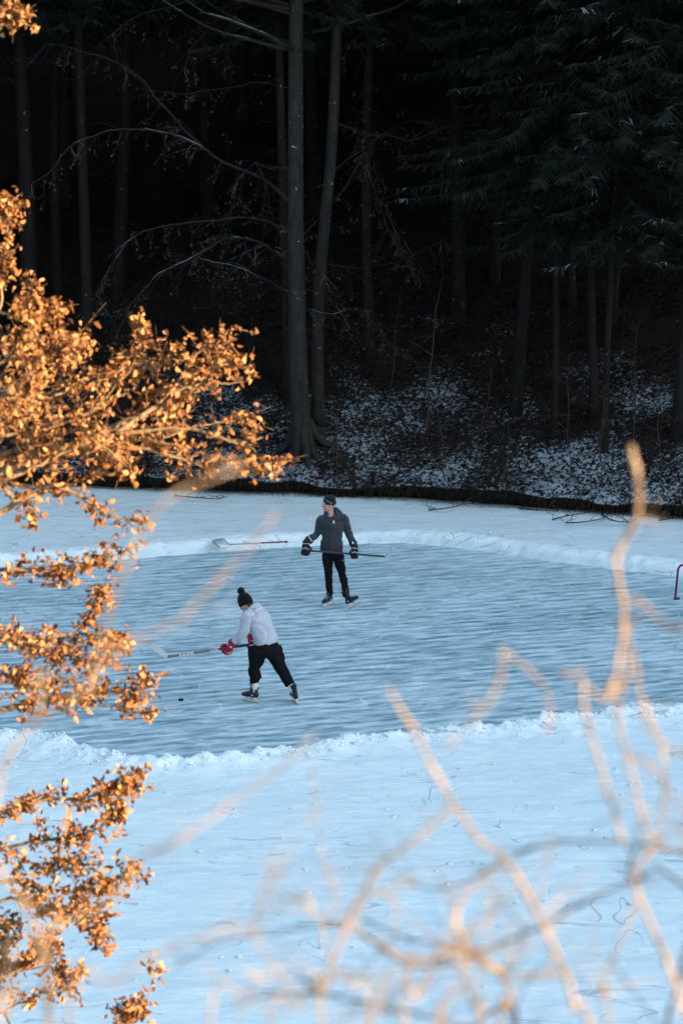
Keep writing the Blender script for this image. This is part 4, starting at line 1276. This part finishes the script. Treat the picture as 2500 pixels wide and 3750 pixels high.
def skate(parent, c, fw, up, boot_mat, top_h=.0, cuff_mat=None, side=1):
    F, U, S = ax3(fw, up)
    p = lambda x, z, y=0.0: c + F * x + U * z + S * y
    mb = MB()
    st = [(-.130, .112, .020, .022), (-.118, .118, .032, .040), (-.07, .122, .036, .047), (0, .122, .038, .047), (.06, .113, .045, .040), (.11, .106, .045, .034), (.145, .100, .033, .026), (.160, .098, .014, .012)]
    mb.loft([p(x, z) for x, z, w, h in st], [w for x, z, w, h in st], [h for x, z, w, h in st], S, 16)
    mb.loft([p(-.078, .10), p(-.072, .17), p(-.064, .24), p(-.055, .29)], [.038, .038, .046, .050], [.050, .050, .054, .056], S, 16)
    mb.loft([p(.0, .15), p(-.022, .22), p(-.006, .30), p(.012, .325)], [.026, .030, .034, .030], [.018, .016, .013, .010], S, 12)   # tongue
    mb.loft([p(-.118, .20), p(-.116, .28), p(-.124, .325)], [.022, .028, .022], [.014, .013, .010], S, 10)        # tendon guard
    v, nr_, f = fused(mb, .0055, 3)
    b = link_mesh("skate", v, f, boot_mat, parent)
    h = MB()
    for x0, x1 in ((-.115, -.045), (.035, .115)):
        xm = (x0 + x1) / 2; hw = (x1 - x0) / 2
        h.loft([p(xm, .082), p(xm, .055), p(xm + .006, .026)], [hw, hw * .72, hw * .95], [.026, .011, .009], F, 12)
    h.loft([p(-.135, .034), p(-.12, .028), p(0, .026), (p(.12, .028)), p(.142, .036)], [.007, .009, .009, .009, .007], [.010, .013, .012, .013, .010], S, 10)
    h.build("blade_holder", M['holder'], b)
    o = [p(-.145, .014), p(-.132, .003), p(-.06, .0), p(.06, .0), p(.13, .004), p(.15, .018), p(.148, .026), p(-.14, .026)]
    bl = MB(); bl.prism(o, S * .005); bl.build("blade", M['steel'], b, smooth=False)
    lc = MB()
    for k_ in range(6):
        x = .075 - .017 * k_; z = .148 + .013 * k_ + (.012 * (k_ - 3) if k_ > 3 else 0)
        lc.tube([p(x, z - .010, -.034), p(x, z + .004, -.012), p(x, z + .004, .012), p(x, z - .010, .034)], .0036, 5)
    lc.build("laces", M['grey_print'], b)
    for sd in (-1, 1):
        pr = MB(); pr.box(p(-.085, .185, sd * .047), F * .006, U * .022, S * .003); pr.build("side_stripe", M['white'], b)
        pr = MB(); pr.box(p(-.05, .118, sd * .0385), F * .012, U * .008, S * .003); pr.build("heel_badge", M['white'], b)
    if cuff_mat is not None:
        cm = MB(); cm.loft([p(-.062, .285), p(-.058, .315)], [.046, .047], [.052, .052], S, 14); cm.build("lining", cuff_mat, b)
    return b


def wrinkle(v, nr, amp, s1, s2=None, sharp=1.0):
    x = v[:, 0] * s1 + v[:, 1] * s1 * .6; z = v[:, 2] * (s2 or s1)
    d = fbm(x + 31, z + 7, 3, 1.0)
    return v + nr * (amp * d * sharp)[:, None]


def paint(obj, mats, rules):
    """assign material slots to faces whose centre lies near a point"""
    me = obj.data
    for m in mats: me.materials.append(m)
    o0 = ORIGIN[obj.name]
    for poly in me.polygons:
        c = poly.center + o0
        for idx, ctr, r in rules:
            if (c - ctr).length < r: poly.material_index = idx; break


def limb(mb, pts, rr, n=14, sub=4):
    sp = smooth_path(pts, sub); L = len(sp)
    ks = np.linspace(0, len(rr) - 1, L)
    mb.tube(sp, list(np.interp(ks, range(len(rr)), rr)), n)


# ---- far skater (facing us, looking left)
cA = G(1199, 2221.0); YA = cA.y + 0.02
A = lambda u, v, d=0.0: PY(u, v, YA + d)
X1 = Vector((1, 0, 0)); Y1 = Vector((0, 1, 0)); Z1 = Vector((0, 0, 1))
hipl, hipr = A(1198, 2034), A(1237, 2034)
kneel, kneer = A(1202, 2104, -.05), A(1252, 2100, -.06)
fwL = Vector((-.52, -.85, 0)).normalized(); ankL = cA - fwL * .07 + Z1 * .19
hC = G(1278, 2231.5); fwR = Vector((.60, -.50, .50)).normalized(); upR = (Z1 - fwR * fwR.z).normalized()
cR = hC + fwR * .135; ankR = cR - fwR * .07 + upR * .19
shl, shr = A(1176, 1902), A(1259, 1898)
ell, elr = A(1160, 1955, .04), A(1275, 1953, .06)
hdA = A(1203, 1845, -.02)
# stick in both hands, held across the thighs
s0, s1 = A(1106, 2015, -.20), A(1411, 2038, -.26)
sd = (s1 - s0).normalized()
gl, gr = s0 + sd * ((A(1118, 2015, -.2) - s0).dot(sd)), s0 + sd * ((A(1298, 2029, -.24) - s0).dot(sd))
wrl, wrr = A(1136, 1984, -.12), A(1288, 2004, -.17)
body = MB()
body.loft([A(1217, 2040), A(1217, 2010), A(1216, 1965), A(1216, 1925), A(1217, 1900), A(1214, 1888)], [.15, .148, .135, .155, .16, .09], [.10, .10, .09, .10, .095, .07], X1)
for h_, k_, a_ in ((hipl, kneel, ankL), (hipr, kneer, ankR)):
    limb(body, [h_, h_.lerp(k_, .5), k_, k_.lerp(a_, .35), a_], [.082, .07, .05, .048, .034])
    body.ball(a_, .036, .04, .04)
for s_, e_, w_ in ((shl, ell, wrl), (shr, elr, wrr)):
    limb(body, [s_, e_, w_], [.05, .04, .028])
body.loft([A(1213, 1900), A(1210, 1880), A(1207, 1862)], [.062, .056, .055], [.06, .056, .055], X1)
fA = Vector((-.93, -.37, -.04)); uA = Vector((.13, 0, 1))
hp, hax = head_shapes(body, hdA, fA, uA)
bl_, el_ = Vector((-.35, -.75, .35)), None
gm_l, gm_r = MB(), MB()
def hand_axes(g, w, shaft, back):
    e = (g - w); e = e - shaft * e.dot(shaft); e.normalize()
    b = Vector(back); b = b - shaft * b.dot(shaft) - e * b.dot(e); b.normalize()
    return b, e
bL, eL = hand_axes(gl, wrl, sd, (-.1, -1, .1)); bR, eR = hand_axes(gr, wrr, sd, (.1, -1, .2))
ptL, wL, dL = glove_geo(gm_l, gl, sd, bL, eL, ell, 1.2, 1, body)
ptR, wR, dR = glove_geo(gm_r, gr, sd, bR, eR, elr, 1.06, -1, body)
v, nr_, f = fused(body, .0065, 2)
man = link_mesh("person", v, f, M['skin'], None, Vector((A(1217, 2222).x, YA, 0)))
tag(man, "standing skater in charcoal jacket and dark knit hat, looking left, stick across thighs", "person")
paint(man, [M['eye'], M['lips'], M['flush']], [(1, hp(.094, .004, -.032), .011), (1, hp(.094, .004, .032), .011), (2, hp(.095, -.073), .015), (3, hp(.115, -.035), .020), (3, hp(.08, -.03, .04), .022), (3, hp(.08, -.03, -.04), .022)])
# jacket
jk = MB()
jk.loft([A(1214, 2017), A(1214.5, 2000), A(1215, 1972), A(1216, 1940), A(1217, 1915), A(1217, 1899), A(1214, 1888)], [.196, .192, .176, .186, .206, .186, .110], [.128, .126, .118, .126, .122, .10, .075], X1, 20)
for s_, e_, w_, sg in ((shl, ell, wL + dL * .03, -1), (shr, elr, wR + dR * .03, 1)):
    limb(jk, [s_ + X1 * sg * -.03 + Z1 * .0, s_, s_.lerp(e_, .5), e_, e_.lerp(w_, .55), w_], [.070, .075, .070, .063, .057, .050])
# hood lying on the shoulders, open at the throat
jk.loft([A(1192, 1893, -.07), A(1190, 1882, .02), A(1205, 1871, .10), A(1228, 1868, .11), A(1245, 1880, .05), A(1236, 1893, -.06), A(1222, 1904, -.11)], [.030, .038, .050, .058, .046, .034, .018], [.026, .034, .05, .055, .045, .03, .016], Z1, 12)
jk.loft([A(1196, 1884, -.05), A(1200, 1874, .05), A(1228, 1868, .07), A(1232, 1880, -.02), A(1224, 1898, -.09)], [.022, .035, .05, .035, .016], [.02, .02, .024, .02, .014], Z1, 10)
v, nr_, f = fused(jk, .008, 3)
v = wrinkle(v, nr_, .026, 7, 11)
jacket = link_mesh("jacket", v, f, M['charcoal'], man)


def on_front(u, v, back=-.5, surf=None):
    """first point of a mesh along the view ray"""
    d = ray(u, v).normalized(); o = CAM - ORIGIN[surf.name]
    hit, loc, nn_, _ = surf.ray_cast(o, d)
    return (loc + ORIGIN[surf.name]) if hit else PY(u, v, YA - .13)


bpy.context.view_layer.update()
zp = MB(); pts = [on_front(u, v_, surf=jacket) - Y1 * .002 for u, v_ in [(1208, 1900), (1207.5, 1915), (1206.5, 1935), (1206, 1955), (1206, 1975), (1206, 1995), (1205.5, 2008)]]
zp.tube(pts, .0045, 6); zp.build("zipper", M['jacket_seam'], jacket)
hm = MB(); pts = [on_front(u, v_, surf=jacket) - Y1 * .001 for u, v_ in [(1176, 2008), (1190, 2010.5), (1206, 2011.5), (1225, 2011.5), (1240, 2010), (1251, 2006)]]
hm.tube(pts, .006, 6); hm.build("hem_binding", M['jacket_seam'], jacket)
em = MB(); c_ = on_front(1221.5, 1911, surf=jacket) - Y1 * .006
for sx_ in (-1, 1):
    em.prism([c_ + X1 * sx_ * a_ + Z1 * b_ for a_, b_ in ((.004, .028), (.013, .028), (.011, .006), (.019, -.022), (.008, -.022), (.003, -.004))], Y1 * .004)
em.box(c_, X1 * .009, Y1 * .0022, Z1 * .005); em.box(c_ - Z1 * .018, X1 * .012, Y1 * .0022, Z1 * .003)
em.build("emblem", M['white'], jacket, smooth=False)
# trousers
tr = MB()
tr.loft([A(1216, 2008), A(1216, 2022), A(1217, 2040), A(1217, 2052)], [.158, .170, .172, .11], [.112, .118, .112, .08], X1, 18)
for h_, k_, a_, ex in ((hipl, kneel, ankL, .02), (hipr, kneer, ankR, -.0)):
    top = h_ + Vector((0, 0, .02)); b_ = k_.lerp(a_, .72)
    limb(tr, [top, h_.lerp(k_, .45), k_, k_.lerp(a_, .35), b_, k_.lerp(a_, .97)], [.098, .087, .066, .064, .060, .060])
v, nr_, f = fused(tr, .008, 3); v = wrinkle(v, nr_, .020, 6, 12)
trousers = link_mesh("trousers", v, f, M['black_cloth'], man)
bpy.context.view_layer.update()
mk_ = MB(); q_ = on_front(1254, 2053, surf=trousers); mk_.box(q_ - Y1 * .004, X1 * .004, Y1 * .002, Z1 * .018); mk_.build("print", M['white'], trousers)
# knit hat
ht = MB(); F_, U_, S_ = ax3(fA, uA)
pc = lambda a, b, s=0.0: hdA + F_ * a + U_ * b + S_ * s
tilt = (U_ + F_ * -.32).normalized()
c0_ = pc(-.018, .045)
rings = [(-.050, .090, .107), (-.030, .092, .110), (.0, .092, .111), (.035, .088, .106), (.07, .074, .090), (.095, .05, .062), (.106, .018, .024)]
ht.loft([c0_ + (U_ * .96 + F_ * -.05).normalized() * z_ + F_ * (-.010 if z_ < 0 else 0) for z_, _, _ in rings], [a_ for _, a_, _ in rings], [b_ for _, _, b_ in rings], S_, 22)
ht.loft([pc(.075, .062), pc(.03, .040), pc(-.04, .0), pc(-.085, -.028)], [.060, .086, .086, .055], [.022, .03, .032, .03], S_, 16)
v, nr_, f = fused(ht, .006, 3)
hat = link_mesh("knit_hat", v, f, M['knit'], man)
bpy.context.view_layer.update()
lt = MB(); rgx = random.Random(3)
for k_ in range(15):
    s_ = k_ / 14
    u_ = 1183.5 + s_ * 34; v_ = 1824 + s_ * 20 + 2.2 * math.sin(s_ * 3)
    if k_ in (5, 9): continue
    q_ = on_front(u_, v_, surf=hat) - Y1 * .003
    hh = rgx.uniform(.008, .016)
    lt = MB(); lt.box(q_, (X1 * .0022), Y1 * .002, (Z1 + X1 * rgx.uniform(-.35, .35)) * hh); lt.build("knit_mark", M['grey_print'], hat, smooth=False)
# gloves
for gmx, pt_, wr_, d_, a_, sgn in ((gm_l, ptL, wL, dL, sd, 1), (gm_r, ptR, wR, dR, sd, -1)):
    v, nr_, f = fused(gmx, .005, 2)
    g_ = link_mesh("glove", v, f, M['glove_black'], man)
    pp = MB()
    pp.tube(smooth_path([pt_(-.054, .05, -.02), pt_(-.028, .078, .006), pt_(.0, .082, -.012), pt_(.028, .078, .008), pt_(.054, .05, -.01)], 3), .0048, 6)
    pp.tube(smooth_path([pt_(-.052, .046, -.085), pt_(0, .071, -.075), pt_(.052, .046, -.085)], 3), .0045, 6)
    pp.build("piping", M['white'], g_)
    nb = (Vector((0, -1, .15)) - d_ * Vector((0, -1, .15)).dot(d_)).normalized()
    xd = d_.cross(nb); xd = xd if xd.x > 0 else -xd
    if sgn == 1:
        text_mesh("BAUER", .105, wr_ + d_ * .068 + nb * .066, xd, nb.cross(xd) if nb.cross(xd).z > 0 else -nb.cross(xd), M['white'], g_, "lettering", .004, 1.1)
    else:
        pa = MB(); pa.box(wr_ + d_ * .06 + nb * .064, xd * .016, nb * .004, d_ * .022); pa.build("badge", M['white'], g_)
skate(man, cA, fwL, Z1, M['boot'], cuff_mat=M['boot_maroon'])
skate(man, cR, fwR, upR, M['boot'], cuff_mat=M['boot'])
# his stick
t = tag(empty("hockey_stick", s0), "dark hockey stick with worn pale blade held level across the standing skater's thighs", "hockey stick")
mb = MB(); mb.loft([s0, s1], [.013, .013], [.017, .017], Y1, 4); mb.build("shaft", M['shaft_dark'], t, smooth=False)
bl = MB()
pz = lambda a, b: PY(1000 + a / 3.136, 1750 + b / 3.136, s1.y - .01)
bl.prism([pz(*q_) for q_ in ((1268, 886), (1290, 912), (1322, 895), (1362, 850), (1402, 800), (1407, 778), (1388, 772), (1372, 780), (1340, 830), (1305, 868))], Y1 * .016)
bl.build("blade", M['tape_worn'], t, smooth=False)
bt = MB(); bt.loft([s0 - sd * .01, s0 + sd * .14], [.018, .018], [.022, .022], Y1, 8); bt.build("grip_tape", M['shaft_black'], t)

# ---- near skater (seen from behind, bent over, facing left and away)
cL = G(918, 2571.5); cRt = G(1082, 2573)
YB = (cL.y + cRt.y) / 2
B = lambda u, v, d=0.0: PY(u, v, YB + d)
fB = Vector((-.76, .65, 0)).normalized(); LB = Vector((-.65, -.76, 0)).normalized()
fwl = Vector((-.80, .55, 0)).normalized(); ul = Vector((.06, 0, 1)).normalized()
fwr = Vector((-.28, .96, 0)).normalized(); ur = Vector((-.20, .03, 1)).normalized(); ur = (ur - fwr * ur.dot(fwr)).normalized()
aL = cL - fwl * .07 + ul * .19; aR = cRt - fwr * .07 + ur * .19
hl, hr = B(944, 2382, -.06), B(998, 2378, .08)
kl, kr = B(934, 2440, -.04), B(1032, 2452, .04)
sl_, sr_ = B(904, 2256, -.15), B(962, 2248, .16)
el1 = B(890, 2316, -.12); wr1 = B(849, 2350, .02)
el2 = B(935, 2312, .34); wr2 = B(925, 2335, .36)
hdB = B(899, 2212, .03)
q0, q1 = B(925, 2359.5, .30), B(613, 2405, -.20)
qd = (q1 - q0).normalized()
g1 = q0 + qd * (B(832, 2372, .15) - q0).dot(qd); g2 = q0 + qd * .02
bB1, eB1 = hand_axes(g1, wr1, qd, (-.1, -1, .4)); bB2, eB2 = hand_axes(g2, wr2, qd, (-.9, -.5, .2))
body = MB()
body.loft([B(975, 2375), B(973, 2345), B(962, 2305), B(950, 2270), B(940, 2248), B(932, 2236)], [.15, .148, .14, .16, .155, .08], [.11, .10, .095, .105, .095, .07], LB)
for h_, k_, a_ in ((hl, kl, aL), (hr, kr, aR)):
    limb(body, [h_, h_.lerp(k_, .5), k_, k_.lerp(a_, .35), a_], [.085, .075, .052, .05, .036]); body.ball(a_, .036, .04, .04)
for s_, e_, w_ in ((sl_, el1, wr1), (sr_, el2, wr2)):
    limb(body, [s_, e_, w_], [.05, .04, .028])
body.loft([B(936, 2244), B(922, 2232, .01), B(908, 2222, .02)], [.06, .055, .055], [.06, .055, .055], LB)
fH = Vector((-.66, .62, -.42)); uH = Vector((-.30, .12, .95))
hpB, haxB = head_shapes(body, hdB, fH, uH)
gm1, gm2 = MB(), MB()
pt1, w1, d1 = glove_geo(gm1, g1, qd, bB1, eB1, el1, 1.22, 1, body)
pt2, w2, d2 = glove_geo(gm2, g2, qd, bB2, eB2, el2, 1.0, -1, body)
v, nr_, f = fused(body, .0065, 2)
boy = link_mesh("person", v, f, M['skin'], None, Vector((B(985, 2572).x, YB, 0)))
tag(boy, "stooping skater in pale grey hoodie and black bobble hat, back turned, swinging his stick", "person")
paint(boy, [M['eye'], M['lips'], M['flush']], [(1, hpB(.094, .004, -.032), .011), (1, hpB(.094, .004, .032), .011), (2, hpB(.095, -.073), .015), (3, hpB(.06, -.04, -.05), .030)])
# hoodie
hd_ = MB()
hd_.loft([B(974, 2353), B(973, 2342), B(968, 2325), B(960, 2300), B(951, 2275), B(943, 2254), B(935, 2239)], [.182, .186, .190, .188, .198, .185, .10], [.150, .155, .150, .142, .142, .125, .08], LB, 20)
limb(hd_, [sl_ + Vector((.06, .05, -.01)), sl_, sl_.lerp(el1, .5), el1, el1.lerp(w1, .5), w1 + d1 * .05], [.080, .082, .076, .068, .060, .050])
limb(hd_, [sr_ + Vector((-.05, -.05, 0)), sr_, el2, w2 + d2 * .05], [.078, .08, .066, .05])
hd_.loft([B(907, 2240, -.07), B(922, 2226, -.05), B(944, 2219, .0), B(951, 2228, .10), B(940, 2238, .16)], [.026, .040, .05, .05, .03], [.030, .038, .045, .045, .03], Z1, 12)   # hood
hd_.loft([B(912, 2246, -.10), B(935, 2240, -.12), B(958, 2232, -.02), B(957, 2238, .08)], [.024, .040, .048, .03], [.022, .034, .04, .03], Z1, 12)
v, nr_, f = fused(hd_, .008, 3)
x_ = v[:, 0]; z_ = v[:, 2]
v = wrinkle(v, nr_, .020, 8, 7)
hc = B(935, 2320)     # folds fanning from the armpit
rr_ = np.hypot(v[:, 0] - hc.x, v[:, 2] - hc.z)
v = v + nr_ * (.006 * np.sin(rr_ * 62) * np.exp(-((rr_ - .2) / .14) ** 2))[:, None]
hoodie = link_mesh("hoodie", v, f, M['hoodie'], boy)
cu = MB(); cu.loft([B(975, 2357), B(974.5, 2351), B(973.5, 2341)], [.170, .178, .184], [.140, .148, .152], LB, 20); v, nr_, f = fused(cu, .008, 2)
link_mesh("waistband", v, f, M['hoodie'], boy)
# trousers
tr = MB()
tr.loft([B(978, 2346), B(977, 2362), B(976, 2385), B(977, 2402)], [.178, .198, .206, .17], [.152, .170, .170, .14], LB, 18)
for h_, k_, a_ in ((hl, kl, aL), (hr, kr, aR)):
    limb(tr, [h_ + Z1 * .02, h_.lerp(k_, .45), k_, k_.lerp(a_, .4), k_.lerp(a_, .70)], [.142, .120, .090, .080, .070])
v, nr_, f = fused(tr, .008, 14); v = wrinkle(v, nr_, .030, 6, 10)
link_mesh("trousers", v, f, M['black_cloth'], boy)
# white socks above the boots
for k_, a_, up_ in ((kl, aL, ul), (kr, aR, ur)):
    so = MB(); limb(so, [k_.lerp(a_, .5), k_.lerp(a_, .8), a_ + up_ * .02], [.050, .052, .046]); so.build("sock", M['sock'], boy)
# bobble hat
ht = MB(); F_, U_, S_ = ax3(fH, uH)
pc = lambda a, b, s=0.0: hdB + F_ * a + U_ * b + S_ * s
c0_ = pc(-.015, .048)
rings = [(-.062, .096, .116), (-.035, .099, .119), (.0, .098, .118), (.04, .092, .110), (.08, .075, .090), (.108, .05, .06), (.120, .02, .024)]
ht.loft([c0_ + U_ * z_ for z_, _, _ in rings], [a_ for _, a_, _ in rings], [b_ for _, _, b_ in rings], S_, 22)
v, nr_, f = fused(ht, .006, 3)
bh = link_mesh("bobble_hat", v, f, M['black_knit'], boy)
pb = MB(); pcn = pc(-.02, .198); rgx = random.Random(9)
pb.ball(pcn, .052, .052, .050)
for _ in range(60):
    o = Vector((rgx.gauss(0, 1), rgx.gauss(0, 1), rgx.gauss(0, 1))).normalized()
    pb.ball(pcn + o * .045, .014, .014, .014, None, 6, 5)
v, nr_, f = fused(pb, .006, 1); link_mesh("bobble", v, f, M['black_knit'], bh)
hb = MB(); hb.box(B(877, 2205, -.12), X1 * .004, Y1 * .004, Z1 * .012)
# hair at the nape
hh = MB(); hh.loft([pc(-.085, .0), pc(-.088, -.03), pc(-.075, -.055)], [.062, .056, .035], [.025, .024, .015], S_, 12); hh.build("hair", M['hair'], boy)
# gloves, red with white panels
for gmx, pt_, wr_, d_, e_ in ((gm1, pt1, w1, d1, eB1), (gm2, pt2, w2, d2, eB2)):
    v, nr_, f = fused(gmx, .005, 2)
    g_ = link_mesh("glove", v, f, M['glove_red'], boy)
    pp = MB()
    pp.loft(smooth_path([pt_(-.045, .066, .034), pt_(-.01, .078, .040), pt_(.03, .070, .034), pt_(.05, .05, .03)], 3), .008, .006, e_, 8)
    pp.loft(smooth_path([pt_(-.05, .062, -.03), pt_(0, .083, -.026), pt_(.03, .075, -.03)], 3), .005, .005, e_, 8)
    pp.build("white_panel", M['white'], g_)
    dk = MB(); dk.loft([wr_ + d_ * .108, wr_ + d_ * .122], [.071, .068], [.061, .058], qd, 16); dk.build("cuff_trim", M['glove_dark'], g_)
    nb = (Vector((0, -1, .3)) - d_ * Vector((0, -1, .3)).dot(d_)).normalized(); xd = d_.cross(nb)
    bd = MB()
    bd.box(wr_ + d_ * .055 + nb * .064 + xd * .022, xd * .015, nb * .003, d_ * .015); bd.box(wr_ + d_ * .05 + nb * .062 - xd * .03, xd * .014, nb * .003, d_ * .014)
    bd.build("badge", M['white'], g_)
skate(boy, cL, fwl, ul, M['boot']); skate(boy, cRt, fwr, ur, M['boot'])
# his stick
t = tag(empty("hockey_stick", q1), "hockey stick with white taped blade lifted off the ice by the stooping skater", "hockey stick")
tot = (q1 - q0).length
mb = MB(); mb.loft([q0 + qd * -.10, q0 + qd * (tot * .40)], [.013, .013], [.018, .018], Y1, 4); mb.build("shaft", M['shaft_black'], t, smooth=False)
mb = MB(); mb.loft([q0 + qd * (tot * .40), q1], [.0125, .0125], [.0175, .020], Y1, 4); mb.build("lower_shaft", M['shaft_grey'], t, smooth=False)
zz = (Z1 - qd * qd.z).normalized(); nf = qd.cross(zz); nf = nf if nf.y < 0 else -nf
mid = q0 + qd * (tot * .78)
text_mesh("E-E-EVE", .215, mid + nf * .0185 + zz * .0, -qd, zz, M['white'], t, "lettering", .0, 1.15)
text_mesh("SUPREM", .13, q0 + qd * (tot * .46) + nf * .0185, -qd, zz, M['white'], t, "lettering", .0, 1.0)
bl = MB()
pz = lambda a, b: PY(540 + a / 3.92, 2330 + b / 3.92, q1.y - .01)
bl.prism([pz(*q_) for q_ in ((280, 312), (292, 268), (250, 232), (190, 178), (135, 128), (95, 110), (66, 116), (56, 140), (72, 168), (130, 222), (190, 268), (235, 298))], Y1 * .018)
bl.build("blade", M['tape'], t, smooth=False)

# ------------------------------------------------------------------ puck, goal, shovel
pc_ = G(663, 2566); mb = MB()
mb.loft([pc_ + Z1 * .001, pc_ + Z1 * .004, pc_ + Z1 * .0215, pc_ + Z1 * .0245], [.0355, .038, .038, .0355], None, X1, 28)
tag(mb.build("puck", M['rubber'], None, pc_, smooth=False), "small black rubber puck lying on the ice in front of the stooping skater", "puck")

gp = G(2470, 2197); zt = PY(2480, 2069, gp.y).z
t = tag(empty("hockey_goal", gp), "small magenta tube goal standing on the ice at the right edge", "goal")
W_ = 0.95; rb = .075
path = [gp + Z1 * .02]; tl = Vector((.045, 0, 0))
path += [gp + Z1 * (zt - rb) + tl * .8]
for k_ in range(1, 8):
    w = math.pi / 2 * k_ / 8
    path.append(gp + tl + Vector((rb * (1 - math.cos(w)), 0, zt - rb + rb * math.sin(w))))
for k_ in range(0, 8):
    w = math.pi / 2 * k_ / 8
    path.append(gp + Vector((W_ - rb + rb * math.sin(w), 0, zt - rb + rb * math.cos(w))))
path += [gp + Vector((W_, 0, zt - rb)), gp + Vector((W_ + .03, 0, .02))]
mb = MB(); mb.tube(path, .019, 12); mb.build("frame", M['magenta'], t)
for sx_ in (0.0, W_ + .03):
    f_ = MB(); o_ = 1 if sx_ == 0 else -1
    f_.tube([gp + Vector((sx_ - .02 * o_, 0, .018)), gp + Vector((sx_ + .065 * o_, .02, .022))], [.02, .021], 10)
    f_.ball(gp + Vector((sx_ + .065 * o_, .02, .026)), .024, .024, .024, None, 10, 7)
    f_.build("foot", M['magenta'], t)

zs = .20
sv = lambda a, b, z=zs: G(750 + a / 3.92, 1900 + b / 3.92, z)
hb_, he_ = sv(350, 368, .17), sv(1190, 328, .22)
t = tag(empty("snow_shovel", hb_), "snow shovel with red and wooden handle lying on the far snow ridge", "shovel")
scoop = [(105, 315), (130, 300), (190, 290), (270, 290), (305, 325), (350, 362), (330, 392), (260, 396), (205, 400), (150, 355)]
mb = MB(); cen = sum((sv(*q_) for q_ in scoop), Vector()) / len(scoop)
vs = [sv(*q_) for q_ in scoop] + [sv(*q_) - Z1 * .012 for q_ in scoop] + [cen - Z1 * .03, cen - Z1 * .042]
nS = len(scoop); fs = []
for k_ in range(nS):
    k2 = (k_ + 1) % nS
    fs += [(k_, k2, 2 * nS), (nS + k2, nS + k_, 2 * nS + 1), (k_, nS + k_, nS + k2, k2)]
mb.add(vs, fs); mb.build("scoop", M['alu'], t)
mb = MB(); mb.tube([sv(105, 315, zs + .01), sv(205, 400, zs + .01)], .007, 8); mb.build("cutting_edge", M['alu_dark'], t)
mb = MB(); mb.tube(smooth_path([sv(130, 305, zs + .02), sv(190, 290, zs + .05), sv(270, 290, zs + .05), sv(345, 362, zs + .02)], 4), .005, 6); mb.build("scoop_rim", M['alu_dark'], t)
for nm, s_, e_, r_, m_ in (("ferrule", 0, .11, .010, 'red_paint'), ("handle", .11, .545, .011, 'wood'), ("grip", .545, .955, .0145, 'red_paint'), ("end_cap", .955, 1.0, .017, 'rubber')):
    mb = MB(); mb.tube([hb_.lerp(he_, s_), hb_.lerp(he_, e_)], r_, 10); mb.build(nm, M[m_], t)

# ------------------------------------------------------------------ light, sky, camera
w = bpy.data.worlds.new("World"); scene.world = w; w.use_nodes = True
nt = w.node_tree; nt.nodes.clear()
sky = nt.nodes.new('ShaderNodeTexSky'); sky.sky_type = 'NISHITA'; sky.sun_disc = False
az = math.atan2(S_AX[0], S_AX[1])           # compass angle from +Y towards +X
sky.sun_elevation = SUN_EL; sky.sun_rotation = az
sky.air_density = 1.0; sky.dust_density = 0.55; sky.ozone_density = 0.3
bg = nt.nodes.new('ShaderNodeBackground'); bg.inputs['Strength'].default_value = 0.15
ow = nt.nodes.new('ShaderNodeOutputWorld')
nt.links.new(sky.outputs[0], bg.inputs['Color']); nt.links.new(bg.outputs[0], ow.inputs['Surface'])
sl = bpy.data.lights.new("sun", 'SUN'); sl.energy = 4.3; sl.angle = rad(0.5); sl.color = (1.0, 0.74, 0.46)
so = bpy.data.objects.new("sun", sl); COL.objects.link(so)
sdv = Vector((S_AX[0] * math.cos(SUN_EL), S_AX[1] * math.cos(SUN_EL), math.sin(SUN_EL)))
so.rotation_euler = sdv.to_track_quat('Z', 'Y').to_euler(); so.location = (30, -10, 40)

cam = bpy.data.cameras.new("camera"); co = bpy.data.objects.new("camera", cam); COL.objects.link(co)
co.location = CAM; co.rotation_euler = (math.pi / 2 - TH, 0, 0)
cam.sensor_fit = 'VERTICAL'; cam.sensor_height = 36.0; cam.lens = F_PX / 3750.0 * 36.0
cam.clip_end = 3000; cam.clip_start = 0.2
cam.dof.use_dof = True; cam.dof.focus_distance = 37.5; cam.dof.aperture_fstop = 2.7; cam.dof.aperture_blades = 9
scene.camera = co
scene.view_settings.view_transform = 'Standard'; scene.view_settings.look = 'None'
scene.view_settings.exposure = 2.5; scene.view_settings.gamma = 1.0
scene.cycles.use_denoising = True
scene.cycles.max_bounces = 6; scene.cycles.diffuse_bounces = 3; scene.cycles.transmission_bounces = 2
